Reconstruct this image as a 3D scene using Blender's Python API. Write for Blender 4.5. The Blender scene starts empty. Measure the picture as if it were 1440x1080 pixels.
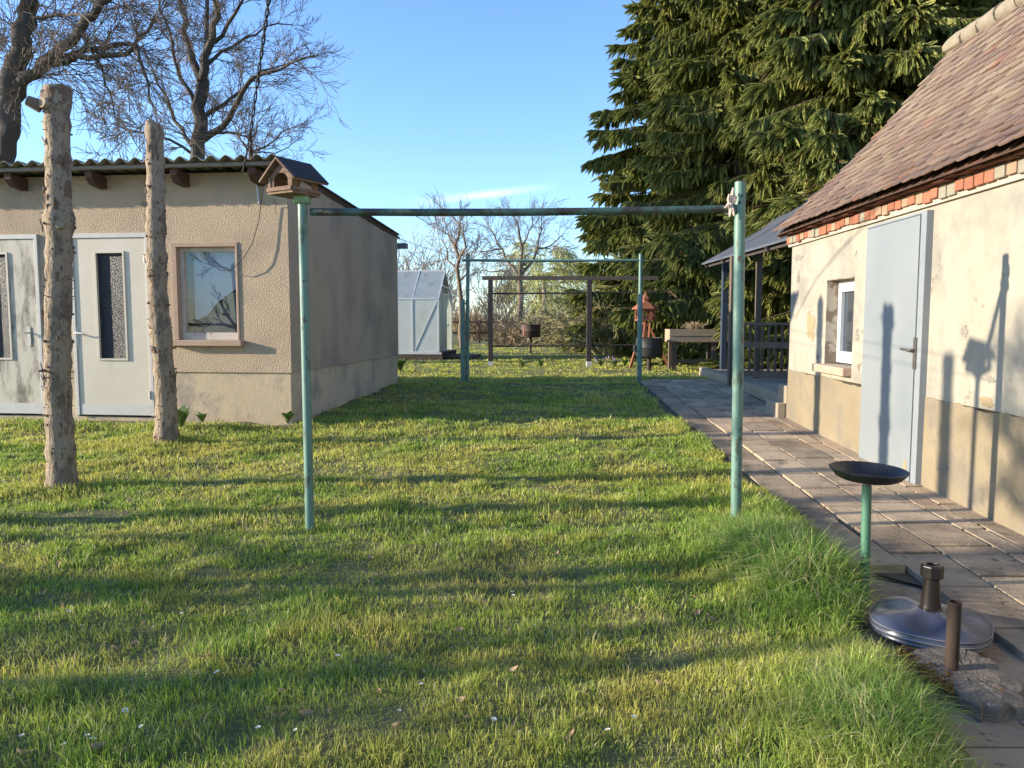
import bpy, math, random
import numpy as np
from mathutils import Vector, Matrix, Euler

S = bpy.context.scene
COL = S.collection
R = math.radians
# ------------------------------------------------------------------ camera model (photo 1440 x 1080)
F, CX, CY, PITCH, EYE = 1080.0, 720.0, 540.0, R(4.76), 1.40
def ray(u, v):
    x = (u - CX) / F; yc = -(v - CY) / F
    return Vector((x, math.cos(PITCH) + math.sin(PITCH) * yc, -math.sin(PITCH) + math.cos(PITCH) * yc))
def at(u, v, Y):
    r = ray(u, v); t = Y / r.y
    return Vector((r.x * t, Y, EYE + r.z * t))
def slope(y):
    return 0.03 * min(max(y - 3.0, 0.0), 10.0)
def ong(u, v):
    r = ray(u, v); Y = 5.0
    for _ in range(30):
        Y = (EYE - slope(Y)) / max(-r.z, 1e-4) * r.y * .5 + Y * .5
    return Vector((r.x / r.y * Y, Y, slope(Y)))

# ------------------------------------------------------------------ numpy noise
def _hash(ix, iy, seed):
    n = (ix.astype(np.int64) * 374761393 + iy.astype(np.int64) * 668265263 + seed * 974711) & 0x7fffffff
    n = ((n ^ (n >> 13)) * 1274126177) & 0x7fffffff
    return ((n ^ (n >> 16)) & 0xffff) / 65535.0
def vn(x, y, seed=0):
    x = np.asarray(x, float); y = np.asarray(y, float)
    ix = np.floor(x); iy = np.floor(y); fx = x - ix; fy = y - iy
    fx = fx * fx * (3 - 2 * fx); fy = fy * fy * (3 - 2 * fy)
    a = _hash(ix, iy, seed); b = _hash(ix + 1, iy, seed); c = _hash(ix, iy + 1, seed); d = _hash(ix + 1, iy + 1, seed)
    return (a * (1 - fx) + b * fx) * (1 - fy) + (c * (1 - fx) + d * fx) * fy
def fbm(x, y, seed=0, o=3):
    s = 0; amp = .5; tot = 0
    for k in range(o):
        s = s + amp * vn(x * 2 ** k, y * 2 ** k, seed + 17 * k); tot += amp; amp *= .5
    return s / tot
def edge_x(y):
    """x of the border between lawn and paving"""
    y = np.asarray(y, float)
    e = np.interp(y, [0, 2.2, 3.1, 3.6, 3.95, 4.15, 5.2, 9.0, 13.2, 14.0], [1.42, 1.44, 1.50, 1.66, 1.74, 1.80, 1.95, 1.97, 2.27, 2.3])
    return np.where(y > 14.0, 60.0, e)
def lawn_z(x, y):
    x = np.asarray(x, float); y = np.asarray(y, float)
    b = 0.03 * np.clip(y - 3.0, 0.0, 10.0)
    near = np.clip((edge_x(y) - x) / .35, 0, 1)
    n = (fbm(x * 1.1, y * 2.0, 3) - .5) * .085 + (fbm(x * 3.2, y * 5.2, 8, 2) - .5) * .05
    n = n * np.clip(1.2 - y / 60, .25, 1)
    under = np.where((x > edge_x(y) + .03) & (y < 14.0), -.10, 0.0)
    far = np.clip((y - 30) / 60, 0, 1) * .25
    return b + n * near + under + far
def gz(x, y): return float(lawn_z(np.array([x]), np.array([y]))[0])

# ------------------------------------------------------------------ object helpers
def tag(o, label=None, cat=None, group=None, kind=None):
    if label: o['label'] = label
    if cat: o['category'] = cat
    if group: o['group'] = group
    if kind: o['kind'] = kind
    return o
def thing(name, label, cat, loc=(0, 0, 0), rz=0.0, group=None):
    o = bpy.data.objects.new(name, None); COL.objects.link(o)
    o.empty_display_size = .1
    o.location = loc; o.rotation_euler = (0, 0, rz)
    o['wm'] = 0; del o['wm']
    return tag(o, label, cat, group)
def wmat(o):
    M = Matrix.Identity(4)
    while o is not None:
        M = Matrix.Translation(o.location) @ o.rotation_euler.to_matrix().to_4x4() @ M
        o = o.parent
    return M
def link(name, me, m, parent=None):
    o = bpy.data.objects.new(name, me); COL.objects.link(o)
    if m is not None:
        for q in (m if isinstance(m, (list, tuple)) else [m]): me.materials.append(q)
    if parent is not None: o.parent = parent
    return o

class MB:
    def __init__(s, space='local'):
        s.v = []; s.f = []; s.c = []; s.mi = []; s.cur = 0; s.space = space
    def add(s, vs, fs, col=None):
        n = len(s.v)
        s.v += [tuple(p) for p in vs]; s.f += [tuple(i + n for i in q) for q in fs]
        s.c += [col or (1, 1, 1)] * len(vs); s.mi += [s.cur] * len(fs); return s
    def box(s, lo, hi, col=None, M=None):
        x0, y0, z0 = lo; x1, y1, z1 = hi
        vs = [Vector(p) for p in ((x0, y0, z0), (x1, y0, z0), (x1, y1, z0), (x0, y1, z0), (x0, y0, z1), (x1, y0, z1), (x1, y1, z1), (x0, y1, z1))]
        if M is not None: vs = [M @ p for p in vs]
        return s.add(vs, [(0, 3, 2, 1), (4, 5, 6, 7), (0, 1, 5, 4), (1, 2, 6, 5), (2, 3, 7, 6), (3, 0, 4, 7)], col)
    def beam(s, p, q, w, h, col=None, up=(0, 0, 1)):
        p = Vector(p); q = Vector(q); d = q - p; L = d.length; d.normalize()
        u = Vector(up)
        if abs(d.dot(u)) > .98: u = Vector((0, 1, 0))
        a = d.cross(u).normalized(); b = a.cross(d)
        M = Matrix((a, d, b)).transposed().to_4x4(); M.translation = p
        return s.box((-w / 2, 0, -h / 2), (w / 2, L, h / 2), col, M)
    def tube(s, pts, rad, n=10, cap=True, col=None, jit=0, rng=None):
        pts = [Vector(p) for p in pts]
        if not isinstance(rad, (list, tuple)): rad = [rad] * len(pts)
        vs = []; fs = []; a = None
        for i, p in enumerate(pts):
            d = (pts[min(i + 1, len(pts) - 1)] - pts[max(i - 1, 0)]).normalized()
            if a is None:
                u = Vector((0, 0, 1)) if abs(d.z) < .9 else Vector((1, 0, 0))
                a = d.cross(u).normalized()
            else: a = (a - d * a.dot(d)).normalized()
            b = d.cross(a)
            for k in range(n):
                t = 2 * math.pi * k / n; r = rad[i] * (1 + (rng.uniform(-jit, jit) if rng else 0))
                vs.append(p + a * (math.cos(t) * r) + b * (math.sin(t) * r))
        for i in range(len(pts) - 1):
            for k in range(n):
                k2 = (k + 1) % n
                fs.append((i * n + k, i * n + k2, (i + 1) * n + k2, (i + 1) * n + k))
        if cap:
            fs.append(tuple(range(n - 1, -1, -1))); m = (len(pts) - 1) * n; fs.append(tuple(range(m, m + n)))
        return s.add(vs, fs, col)
    def lathe(s, prof, c, n=32, fr=None, col=None, close=True):
        """prof: (radius, z) pairs going round; fr(theta, i) scales radius / lifts z"""
        c = Vector(c); vs = []; fs = []
        for i, (r, z) in enumerate(prof):
            for k in range(n):
                t = 2 * math.pi * k / n
                rr, zz = (r, z) if fr is None else fr(t, r, z)
                vs.append(c + Vector((math.cos(t) * rr, math.sin(t) * rr, zz)))
        for i in range(len(prof) - 1):
            for k in range(n):
                k2 = (k + 1) % n
                fs.append((i * n + k, i * n + k2, (i + 1) * n + k2, (i + 1) * n + k))
        if close:
            fs.append(tuple(range(n - 1, -1, -1))); m = (len(prof) - 1) * n; fs.append(tuple(range(m, m + n)))
        return s.add(vs, fs, col)
    def prism(s, poly, a, b, M=None, col=None):
        """poly in (x,z) extruded along y from a to b"""
        n = len(poly); vs = [Vector((x, a, z)) for x, z in poly] + [Vector((x, b, z)) for x, z in poly]
        if M is not None: vs = [M @ p for p in vs]
        fs = [tuple(range(n)), tuple(range(2 * n - 1, n - 1, -1))] + [(i, i + n, (i + 1) % n + n, (i + 1) % n) for i in range(n)]
        return s.add(vs, fs, col)
    def build(s, name, m, parent=None, smooth=False, bevel=0, sub=0, colattr=False):
        vs = s.v
        if s.space == 'world' and parent is not None:
            I = wmat(parent).inverted(); vs = [tuple(I @ Vector(p)) for p in vs]
        me = bpy.data.meshes.new(name); me.from_pydata(vs, [], s.f); me.update()
        if colattr:
            ca = me.color_attributes.new('col', 'FLOAT_COLOR', 'POINT')
            ca.data.foreach_set('color', np.array([(c[0], c[1], c[2], 1) for c in s.c], np.float32).ravel())
        if any(s.mi): me.polygons.foreach_set('material_index', s.mi)
        import bmesh
        bm = bmesh.new(); bm.from_mesh(me); bmesh.ops.recalc_face_normals(bm, faces=bm.faces[:]); bm.to_mesh(me); bm.free()
        if smooth:
            me.polygons.foreach_set('use_smooth', [True] * len(me.polygons))
            try: me.set_sharp_from_angle(angle=R(40))
            except Exception: pass
        o = link(name, me, m, parent)
        if bevel:
            md = o.modifiers.new('bevel', 'BEVEL'); md.width = bevel; md.segments = 2; md.limit_method = 'ANGLE'; md.angle_limit = R(40)
        if sub:
            md = o.modifiers.new('sub', 'SUBSURF'); md.levels = sub; md.render_levels = sub
        return o

def np_mesh(name, verts, loops, starts, m, parent=None, col=None, smooth=False):
    me = bpy.data.meshes.new(name)
    me.vertices.add(len(verts)); me.vertices.foreach_set('co', np.ascontiguousarray(verts, np.float32).ravel())
    me.loops.add(len(loops)); me.loops.foreach_set('vertex_index', np.ascontiguousarray(loops, np.int32))
    me.polygons.add(len(starts)); me.polygons.foreach_set('loop_start', np.ascontiguousarray(starts, np.int32))
    me.update(calc_edges=True)
    if col is not None:
        ca = me.color_attributes.new('col', 'FLOAT_COLOR', 'POINT')
        c4 = np.ones((len(verts), 4), np.float32); c4[:, :3] = col
        ca.data.foreach_set('color', c4.ravel())
    me.polygons.foreach_set('use_smooth', np.full(len(starts), smooth))
    return link(name, me, m, parent)

def seg_mesh(name, segs, m, parent=None, n=3, origin=(0, 0, 0), cols=None):
    """many tapered twigs (p0, p1, r0, r1) as one mesh"""
    A = np.array([[*s[0], *s[1], s[2], s[3]] for s in segs], float)
    p0 = A[:, :3] - np.array(origin); p1 = A[:, 3:6] - np.array(origin)
    d = p1 - p0; d /= np.maximum(np.linalg.norm(d, axis=1, keepdims=True), 1e-9)
    u = np.where(np.abs(d[:, 2:3]) > .9, np.array([[1., 0, 0]]), np.array([[0, 0, 1.]]))
    a = np.cross(d, u); a /= np.linalg.norm(a, axis=1, keepdims=True); b = np.cross(d, a)
    rings = []
    for p, r in ((p0, A[:, 6:7]), (p1, A[:, 7:8])):
        for k in range(n):
            t = 2 * math.pi * k / n
            rings.append(p + r * (math.cos(t) * a + math.sin(t) * b))
    V = np.stack(rings, 1).reshape(-1, 3)
    N = len(A); base = np.arange(N)[:, None, None] * (2 * n)
    fc = np.array([[k, (k + 1) % n, n + (k + 1) % n, n + k] for k in range(n)])[None]
    L = (base + fc).reshape(-1)
    c = None
    if cols is not None: c = np.repeat(np.array(cols), 2 * n, axis=0)
    return np_mesh(name, V, L, np.arange(N * n) * 4, m, parent, c, smooth=n > 3)

# ------------------------------------------------------------------ materials
def srgb(r, g, b):
    f = lambda c: (c / 255 / 12.92) if c / 255 <= .04045 else ((c / 255 + .055) / 1.055) ** 2.4
    return (f(r), f(g), f(b))
def mat(name, c1, c2=None, scale=4, rough=.8, bump=0, bscale=60, bdist=.01, metal=0, c3=None, s3=3, lo=.55, hi=.62,
        attr=False, stretch=(1, 1, 1), spec=.5, c4=None, s4=8, lo4=.6, hi4=.66, trans=0, coat=0, bdetail=4, rough3=None):
    m = bpy.data.materials.new(name); m.use_nodes = True; nt = m.node_tree; N = nt.nodes; Lk = nt.links
    P = N['Principled BSDF']; P.inputs['Roughness'].default_value = rough; P.inputs['Metallic'].default_value = metal
    P.inputs['Specular IOR Level'].default_value = spec
    if coat: P.inputs['Coat Weight'].default_value = coat
    tc = N.new('ShaderNodeTexCoord'); mp = N.new('ShaderNodeMapping'); mp.inputs['Scale'].default_value = stretch
    Lk.new(tc.outputs['Object'], mp.inputs['Vector'])
    def noise(sc, det=5, ro=.6):
        n = N.new('ShaderNodeTexNoise'); n.inputs['Scale'].default_value = sc; n.inputs['Detail'].default_value = det
        n.inputs['Roughness'].default_value = ro; Lk.new(mp.outputs[0], n.inputs['Vector']); return n.outputs['Fac']
    def mix(f, a, b, mode='MIX'):
        x = N.new('ShaderNodeMix'); x.data_type = 'RGBA'; x.blend_type = mode
        for sock, val in ((x.inputs[0], f), (x.inputs[6], a), (x.inputs[7], b)):
            if hasattr(val, 'is_output'): Lk.new(val, sock)
            elif isinstance(val, tuple): sock.default_value = (*val, 1)
            else: sock.default_value = val
        return x.outputs[2]
    def step(f, a, b):
        r = N.new('ShaderNodeMapRange'); r.inputs['From Min'].default_value = a; r.inputs['From Max'].default_value = b
        Lk.new(f, r.inputs['Value']); return r.outputs[0]
    c = c1
    if c2 is not None: c = mix(step(noise(scale), .3, .7), c1, c2)
    if c3 is not None: c = mix(step(noise(s3, 8, .65), lo, hi), c, c3)
    if c4 is not None: c = mix(step(noise(s4, 8, .7), lo4, hi4), c, c4)
    if attr:
        a = N.new('ShaderNodeVertexColor'); a.layer_name = 'col'
        c = mix(1.0, c, a.outputs['Color'], 'MULTIPLY')
    if hasattr(c, 'is_output'): Lk.new(c, P.inputs['Base Color'])
    else: P.inputs['Base Color'].default_value = (*c, 1)
    if bump:
        b = N.new('ShaderNodeBump'); b.inputs['Strength'].default_value = bump; b.inputs['Distance'].default_value = bdist
        Lk.new(noise(bscale, bdetail), b.inputs['Height']); Lk.new(b.outputs[0], P.inputs['Normal'])
    if trans:
        t = N.new('ShaderNodeBsdfTranslucent'); ms = N.new('ShaderNodeMixShader'); ms.inputs[0].default_value = trans
        if hasattr(c, 'is_output'): Lk.new(c, t.inputs['Color'])
        else: t.inputs['Color'].default_value = (*c, 1)
        Lk.new(P.outputs[0], ms.inputs[1]); Lk.new(t.outputs[0], ms.inputs[2])
        Lk.new(ms.outputs[0], N['Material Output'].inputs['Surface'])
    return m

M = {}
M['stucco'] = mat('stucco', (.455, .34, .225), (.53, .41, .28), 1.3, .95, .9, 58, .024, c3=(.33, .26, .19), s3=1.1, lo=.48, hi=.72, bdetail=3, c4=(.28, .215, .15), s4=46, lo4=.60, hi4=.70)
M['shed_plinth'] = mat('shed_plinth', (.50, .39, .25), (.58, .45, .29), 1.6, .9, .5, 25, .006, c3=(.33, .27, .20), s3=2.0, lo=.48, hi=.66, c4=(.24, .20, .15), s4=5, lo4=.62, hi4=.70)
M['cement_sheet'] = mat('cement_sheet', (.30, .285, .24), (.19, .18, .145), 6, .95, .4, 40, .004, c3=(.10, .11, .05), s3=5, lo=.52, hi=.64)
M['batten'] = mat('batten', (.27, .24, .20), (.18, .15, .12), 8, .9, .3, 30, .003, stretch=(1, 6, 6))
M['dark_wood'] = mat('dark_wood', (.055, .03, .02), (.10, .05, .03), 9, .8, .4, 30, .004)
M['cream_door'] = mat('cream_door', (.54, .48, .37), (.60, .54, .43), 2, .5, .12, 30, .002, c3=(.50, .44, .34), s3=2.5, lo=.6, hi=.75)
M['mould_door'] = mat('mould_door', (.53, .48, .38), (.45, .40, .31), 3, .65, .15, 30, .002, c3=(.13, .11, .08), s3=3, lo=.47, hi=.64, stretch=(2.2, 1, .7), c4=(.20, .19, .06), s4=3.1, lo4=.60, hi4=.68)
M['white_metal'] = mat('white_metal', (.58, .55, .49), (.52, .50, .45), 6, .4, 0)
M['door_frame'] = mat('door_frame', (.50, .48, .43), (.57, .54, .48), 5, .5, .1, 40, .002, c3=(.36, .30, .22), s3=14, lo=.62, hi=.68)
M['rough_glass'] = mat('rough_glass', (.008, .012, .02), (.03, .035, .04), 60, .3, 1.0, 110, .012, spec=.35)
M['old_white'] = mat('old_white', (.56, .50, .42), (.47, .41, .33), 9, .75, .3, 40, .003, c3=(.30, .23, .16), s3=12, lo=.58, hi=.66)
M['terracotta'] = mat('terracotta_trim', (.38, .26, .18), (.44, .31, .22), 4, .9, .4, 60, .004)
M['pane'] = mat('pane_glass', (.02, .028, .04), (.03, .04, .055), 3, .03, .08, 3, .02, spec=1.0, coat=.6)
M['sky_reflection'] = mat('pale_reflection', (.16, .22, .30), (.22, .28, .35), 4, .6, .3, 6, .02)  # sky reflection of the shed window, painted as a pale blue tone
M['dark_reflection'] = mat('dark_reflection', (.012, .016, .025), (.03, .036, .05), 5, .35, .8, 9, .03)  # dark part of the window reflection, painted as a near-black tone
M['conduit'] = mat('conduit_plastic', (.50, .50, .49), rough=.5)
M['black_cable'] = mat('black_cable', (.025, .025, .028), (.04, .04, .04), 20, .6)
M['steel_wire'] = mat('steel_wire', (.32, .31, .29), rough=.5, metal=.3)
M['grey_gutter'] = mat('grey_gutter', (.16, .18, .19), rough=.5)
M['limewash'] = mat('limewash', (.325, .292, .222), (.372, .34, .27), 1.1, .92, .45, 16, .010, c3=(.25, .23, .19), s3=1.6, lo=.46, hi=.62, c4=(.19, .17, .135), s4=3.4, lo4=.60, hi4=.65)
M['house_plinth'] = mat('house_plinth', (.215, .172, .105), (.27, .22, .14), 1.7, .95, .8, 40, .008, c3=(.19, .165, .12), s3=2.3, lo=.48, hi=.64, c4=(.13, .115, .09), s4=4.5, lo4=.60, hi4=.70)
M['ochre_patch'] = mat('ochre_patch', (.29, .21, .11), (.33, .26, .15), 5, .95, .5, 30, .006)
M['grey_render'] = mat('grey_render', (.20, .18, .15), (.26, .235, .19), 9, .95, .6, 40, .006)
M['peeling'] = mat('peeling_render', (.42, .37, .29), (.38, .33, .26), 6, .92, .5, 30, .006, c3=(.20, .155, .11), s3=6, lo=.48, hi=.52)
M['mortar'] = mat('mortar', (.34, .29, .23), (.42, .37, .30), 9, .95, .6, 50, .006)
M['brick'] = mat('brick', (.80, .80, .80), (1, 1, 1), 14, .9, .6, 60, .006, attr=True)
M['tile'] = mat('roof_tile', (.80, .80, .80), (1, 1, 1), 9, .88, .4, 55, .004, attr=True, c3=(.75, .70, .55), s3=2.2, lo=.50, hi=.72)
M['ridge'] = mat('ridge_mortar', (.20, .17, .12), (.27, .23, .165), 9, .95, .8, 16, .02)
M['blue_grey_paint'] = mat('blue_grey_paint', (.205, .226, .232), (.23, .25, .252), 1.5, .55, .1, 22, .003, c3=(.175, .20, .215), s3=1.2, lo=.5, hi=.8)
M['paint_edge'] = mat('paint_edge', (.20, .22, .235), (.235, .255, .27), 4, .6, .1, 30, .002)
M['dark_gap'] = mat('dark_gap', (.03, .033, .037), rough=.8)
M['iron'] = mat('iron', (.10, .09, .08), (.16, .14, .12), 20, .5, .1, 40, .002, metal=.5)
M['white_pvc'] = mat('white_pvc', (.6, .6, .6), rough=.3)
M['sill_stone'] = mat('sill_stone', (.40, .25, .17), (.44, .33, .25), 9, .92, .6, 50, .004)
M['green_paint'] = mat('green_paint', (.115, .215, .165), (.155, .265, .21), 5, .48, .2, 40, .003, c3=(.07, .10, .065), s3=12, lo=.56, hi=.63, c4=(.10, .055, .03), s4=22, lo4=.62, hi4=.66, stretch=(1, 1, .45))
M['green_dark'] = mat('green_dark', (.05, .095, .075), (.075, .14, .11), 5, .55, .25, 40, .003, c3=(.045, .04, .025), s3=7, lo=.46, hi=.58, c4=(.22, .22, .13), s4=3, lo4=.60, hi4=.70)
M['green_plate'] = mat('green_plate', (.20, .33, .15), (.25, .38, .19), 9, .6, .2, 40, .003, c3=(.08, .05, .03), s3=22, lo=.56, hi=.62)
M['bark'] = mat('spruce_bark', (.30, .225, .15), (.40, .305, .205), 9, .95, 1.0, 34, .03, c3=(.19, .14, .095), s3=9, lo=.48, hi=.58, c4=(.10, .07, .045), s4=34, lo4=.58, hi4=.63, stretch=(1, 1, .45))
M['bark_dark'] = mat('bark_dark', (.14, .085, .055), (.24, .16, .10), 12, .95, .9, 40, .02)
M['cut_wood'] = mat('cut_wood', (.36, .27, .17), (.25, .19, .12), 18, .9, .4, 60, .004)
M['old_board'] = mat('old_board', (.17, .10, .062), (.26, .17, .11), 6, .85, .5, 40, .004, stretch=(1, 1, 5), c3=(.09, .05, .03), s3=7, lo=.56, hi=.66)
M['felt'] = mat('roof_felt', (.022, .023, .027), (.04, .04, .045), 9, .9, .8, 90, .004)
M['rag'] = mat('rag', (.60, .44, .34), (.68, .55, .44), 20, .95, .5, 90, .003)
M['pan_black'] = mat('pan_black', (.012, .012, .013), (.028, .026, .024), 12, .42, .3, 60, .003, c3=(.11, .085, .06), s3=26, lo=.63, hi=.68)
M['post_green'] = mat('post_green', (.06, .16, .095), (.08, .20, .12), 8, .5, .15, 40, .002, c3=(.04, .03, .02), s3=40, lo=.62, hi=.66)
M['navy_plastic'] = mat('navy_plastic', (.045, .052, .078), (.065, .074, .105), 3, .31, .05, 8, .003, spec=.6, coat=.12, c3=(.30, .31, .34), s3=36, lo=.67, hi=.71)
M['rim_light'] = mat('rim_light', (.22, .22, .23), rough=.4)
M['brown_plastic'] = mat('brown_plastic', (.014, .010, .009), (.022, .016, .014), 7, .3, .1, 12, .004)
M['rust'] = mat('rust', (.026, .015, .010), (.05, .028, .017), 18, .85, .5, 60, .004, c3=(.07, .04, .03), s3=14, lo=.55, hi=.65, stretch=(1, 1, .4))
M['stone'] = mat('stone_slab', (.13, .11, .085), (.19, .165, .13), 8, .95, 1.0, 70, .012, c3=(.09, .08, .065), s3=7, lo=.52, hi=.62, c4=(.36, .16, .02), s4=4.2, lo4=.62, hi4=.68)
M['moss'] = mat('orange_moss', (.20, .09, .012), (.13, .085, .015), 22, .98, 1.0, 120, .02)
M['paver'] = mat('paver', (.40, .295, .185), (.49, .375, .25), 3.2, .95, .9, 55, .008, c3=(.22, .17, .115), s3=2.8, lo=.47, hi=.64, attr=True, c4=(.11, .095, .06), s4=11, lo4=.59, hi4=.66)
M['path_base'] = mat('path_base', (.075, .062, .045), (.12, .10, .07), 9, 1, .8, 60, .02, c3=(.05, .075, .02), s3=5, lo=.52, hi=.60)
M['low_paving'] = mat('low_paving', (.21, .19, .165), (.27, .245, .21), 3, .95, .6, 80, .006, c3=(.13, .12, .105), s3=3, lo=.5, hi=.66)
M['concrete'] = mat('concrete', (.28, .225, .15), (.34, .28, .195), 4, .95, .5, 50, .006, c3=(.28, .25, .20), s3=4, lo=.54, hi=.66)
M['bitumen'] = mat('bitumen_sheet', (.065, .072, .085), (.10, .11, .125), 2.5, .55, .4, 12, .01)
M['grey_wood'] = mat('grey_wood', (.10, .073, .05), (.15, .115, .082), 9, .9, .5, 30, .005, stretch=(1, 1, .2))
M['navy_post'] = mat('navy_post', (.03, .045, .07), (.04, .06, .085), 9, .5)
M['planter_wood'] = mat('planter_wood', (.38, .29, .19), (.30, .23, .15), 8, .9, .5, 30, .005, stretch=(.3, 1, 3))
M['red_wood'] = mat('red_wood', (.26, .085, .04), (.33, .12, .055), 8, .7, .3, 30, .004)
M['black_drum'] = mat('black_drum', (.02, .021, .024), (.035, .034, .034), 9, .55, .2, 30, .004)
M['rust_drum'] = mat('rust_drum', (.055, .032, .025), (.085, .048, .036), 9, .7, .3, 30, .004)
M['trellis_dark'] = mat('trellis_dark', (.035, .025, .022), (.06, .045, .04), 9, .8)
M['white_foot'] = mat('white_foot', (.62, .58, .52), rough=.8)
M['alu'] = mat('aluminium', (.62, .62, .60), rough=.45, metal=.4)
M['poly'] = mat('polycarbonate', (.80, .83, .80), (.74, .78, .74), 2, .4, .05, 10, .003, trans=.5, c3=(.64, .66, .52), s3=1.6, lo=.52, hi=.72)
M['poly_roof'] = mat('polycarbonate_roof', (.32, .36, .38), (.38, .42, .42), 3, .3, .05, 10, .003, trans=.2, c3=(.20, .22, .17), s3=4, lo=.55, hi=.72)  # reflected sky is put into the blue-grey base colour
M['soil_edge'] = mat('soil_edge', (.06, .045, .035), (.09, .07, .05), 9, 1, .8, 30, .02)
M['tree_bark'] = mat('tree_bark', (.055, .045, .038), (.095, .08, .065), 3, .95, .8, 14, .02, stretch=(1, 1, .3))
M['twig'] = mat('twig', (.155, .112, .072), (.205, .15, .10), 1.5, .9)
M['twig_pale'] = mat('twig_pale', (.26, .21, .155), (.33, .27, .20), 1.5, .9)
M['twig_tan'] = mat('twig_tan', (.30, .22, .13), (.38, .29, .17), .9, .9)
M['twig_olive'] = mat('twig_olive', (.22, .20, .09), (.29, .25, .12), .9, .9)
M['willow'] = mat('willow', (.46, .46, .17), (.56, .54, .24), .7, .9, trans=.25)
M['needles'] = mat('needles', (.9, .9, .9), (1, 1, 1), .8, .6, attr=True, spec=.35, trans=.25)
M['spruce_trunk'] = mat('spruce_trunk', (.09, .065, .05), (.13, .10, .075), 6, .95)
M['blade'] = mat('grass_blade', (1, 1, 1), (.85, .9, .85), .7, .5, attr=True, spec=.3, trans=.40)
M['lawn'] = mat('lawn_soil', (.10, .115, .035), (.17, .16, .06), 2.2, 1, .9, 60, .03, c3=(.15, .115, .065), s3=1.6, lo=.56, hi=.66, c4=(.26, .21, .12), s4=7, lo4=.60, hi4=.70)
M['daisy'] = mat('daisy_petal', (.78, .78, .76), rough=.7)
M['daisy_eye'] = mat('daisy_eye', (.60, .42, .04), rough=.8)
M['leaf_dry'] = mat('leaf_dry', (.34, .22, .12), (.46, .33, .19), 30, .9, trans=.2)
M['weed'] = mat('weed_leaf', (.09, .16, .035), (.13, .20, .05), 6, .7, trans=.25)
M['crocus'] = mat('crocus', (.36, .25, .46), rough=.6, trans=.3)

# ------------------------------------------------------------------ ground
def make_ground():
    xs = np.unique(np.concatenate([np.linspace(-90, -9, 40), np.linspace(-9, 6, 220), np.linspace(6, 90, 40)]))
    ys = np.unique(np.concatenate([np.linspace(-25, 1, 20), np.linspace(1, 10, 230), np.linspace(10, 20, 110), np.linspace(20, 160, 90)]))
    X, Y = np.meshgrid(xs, ys)
    Z = lawn_z(X, Y)
    V = np.stack([X, Y, Z], -1).reshape(-1, 3); nx = len(xs); ny = len(ys)
    i = np.arange(nx - 1)[None] + (np.arange(ny - 1) * nx)[:, None]
    L = np.stack([i, i + 1, i + nx + 1, i + nx], -1).reshape(-1)
    o = np_mesh('ground', V, L, np.arange(len(L) // 4) * 4, M['lawn'], smooth=True)
    tag(o, 'gently rising lawn soil under the grass', 'ground', kind='structure')
make_ground()

# shed frame
SHED_A = R(-7.0); SHED_C = Vector((-2.55, 8.86, slope(8.86)))
HOUSE_A = R(-2.3); HOUSE_C = Vector((3.18, 4.86, 0))
def locpt(root, u, v, axis, val):
    I = wmat(root).inverted(); o = I @ Vector((0, 0, EYE)); d = I.to_3x3() @ ray(u, v)
    t = (val - o[axis]) / d[axis]; return o + d * t

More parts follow.
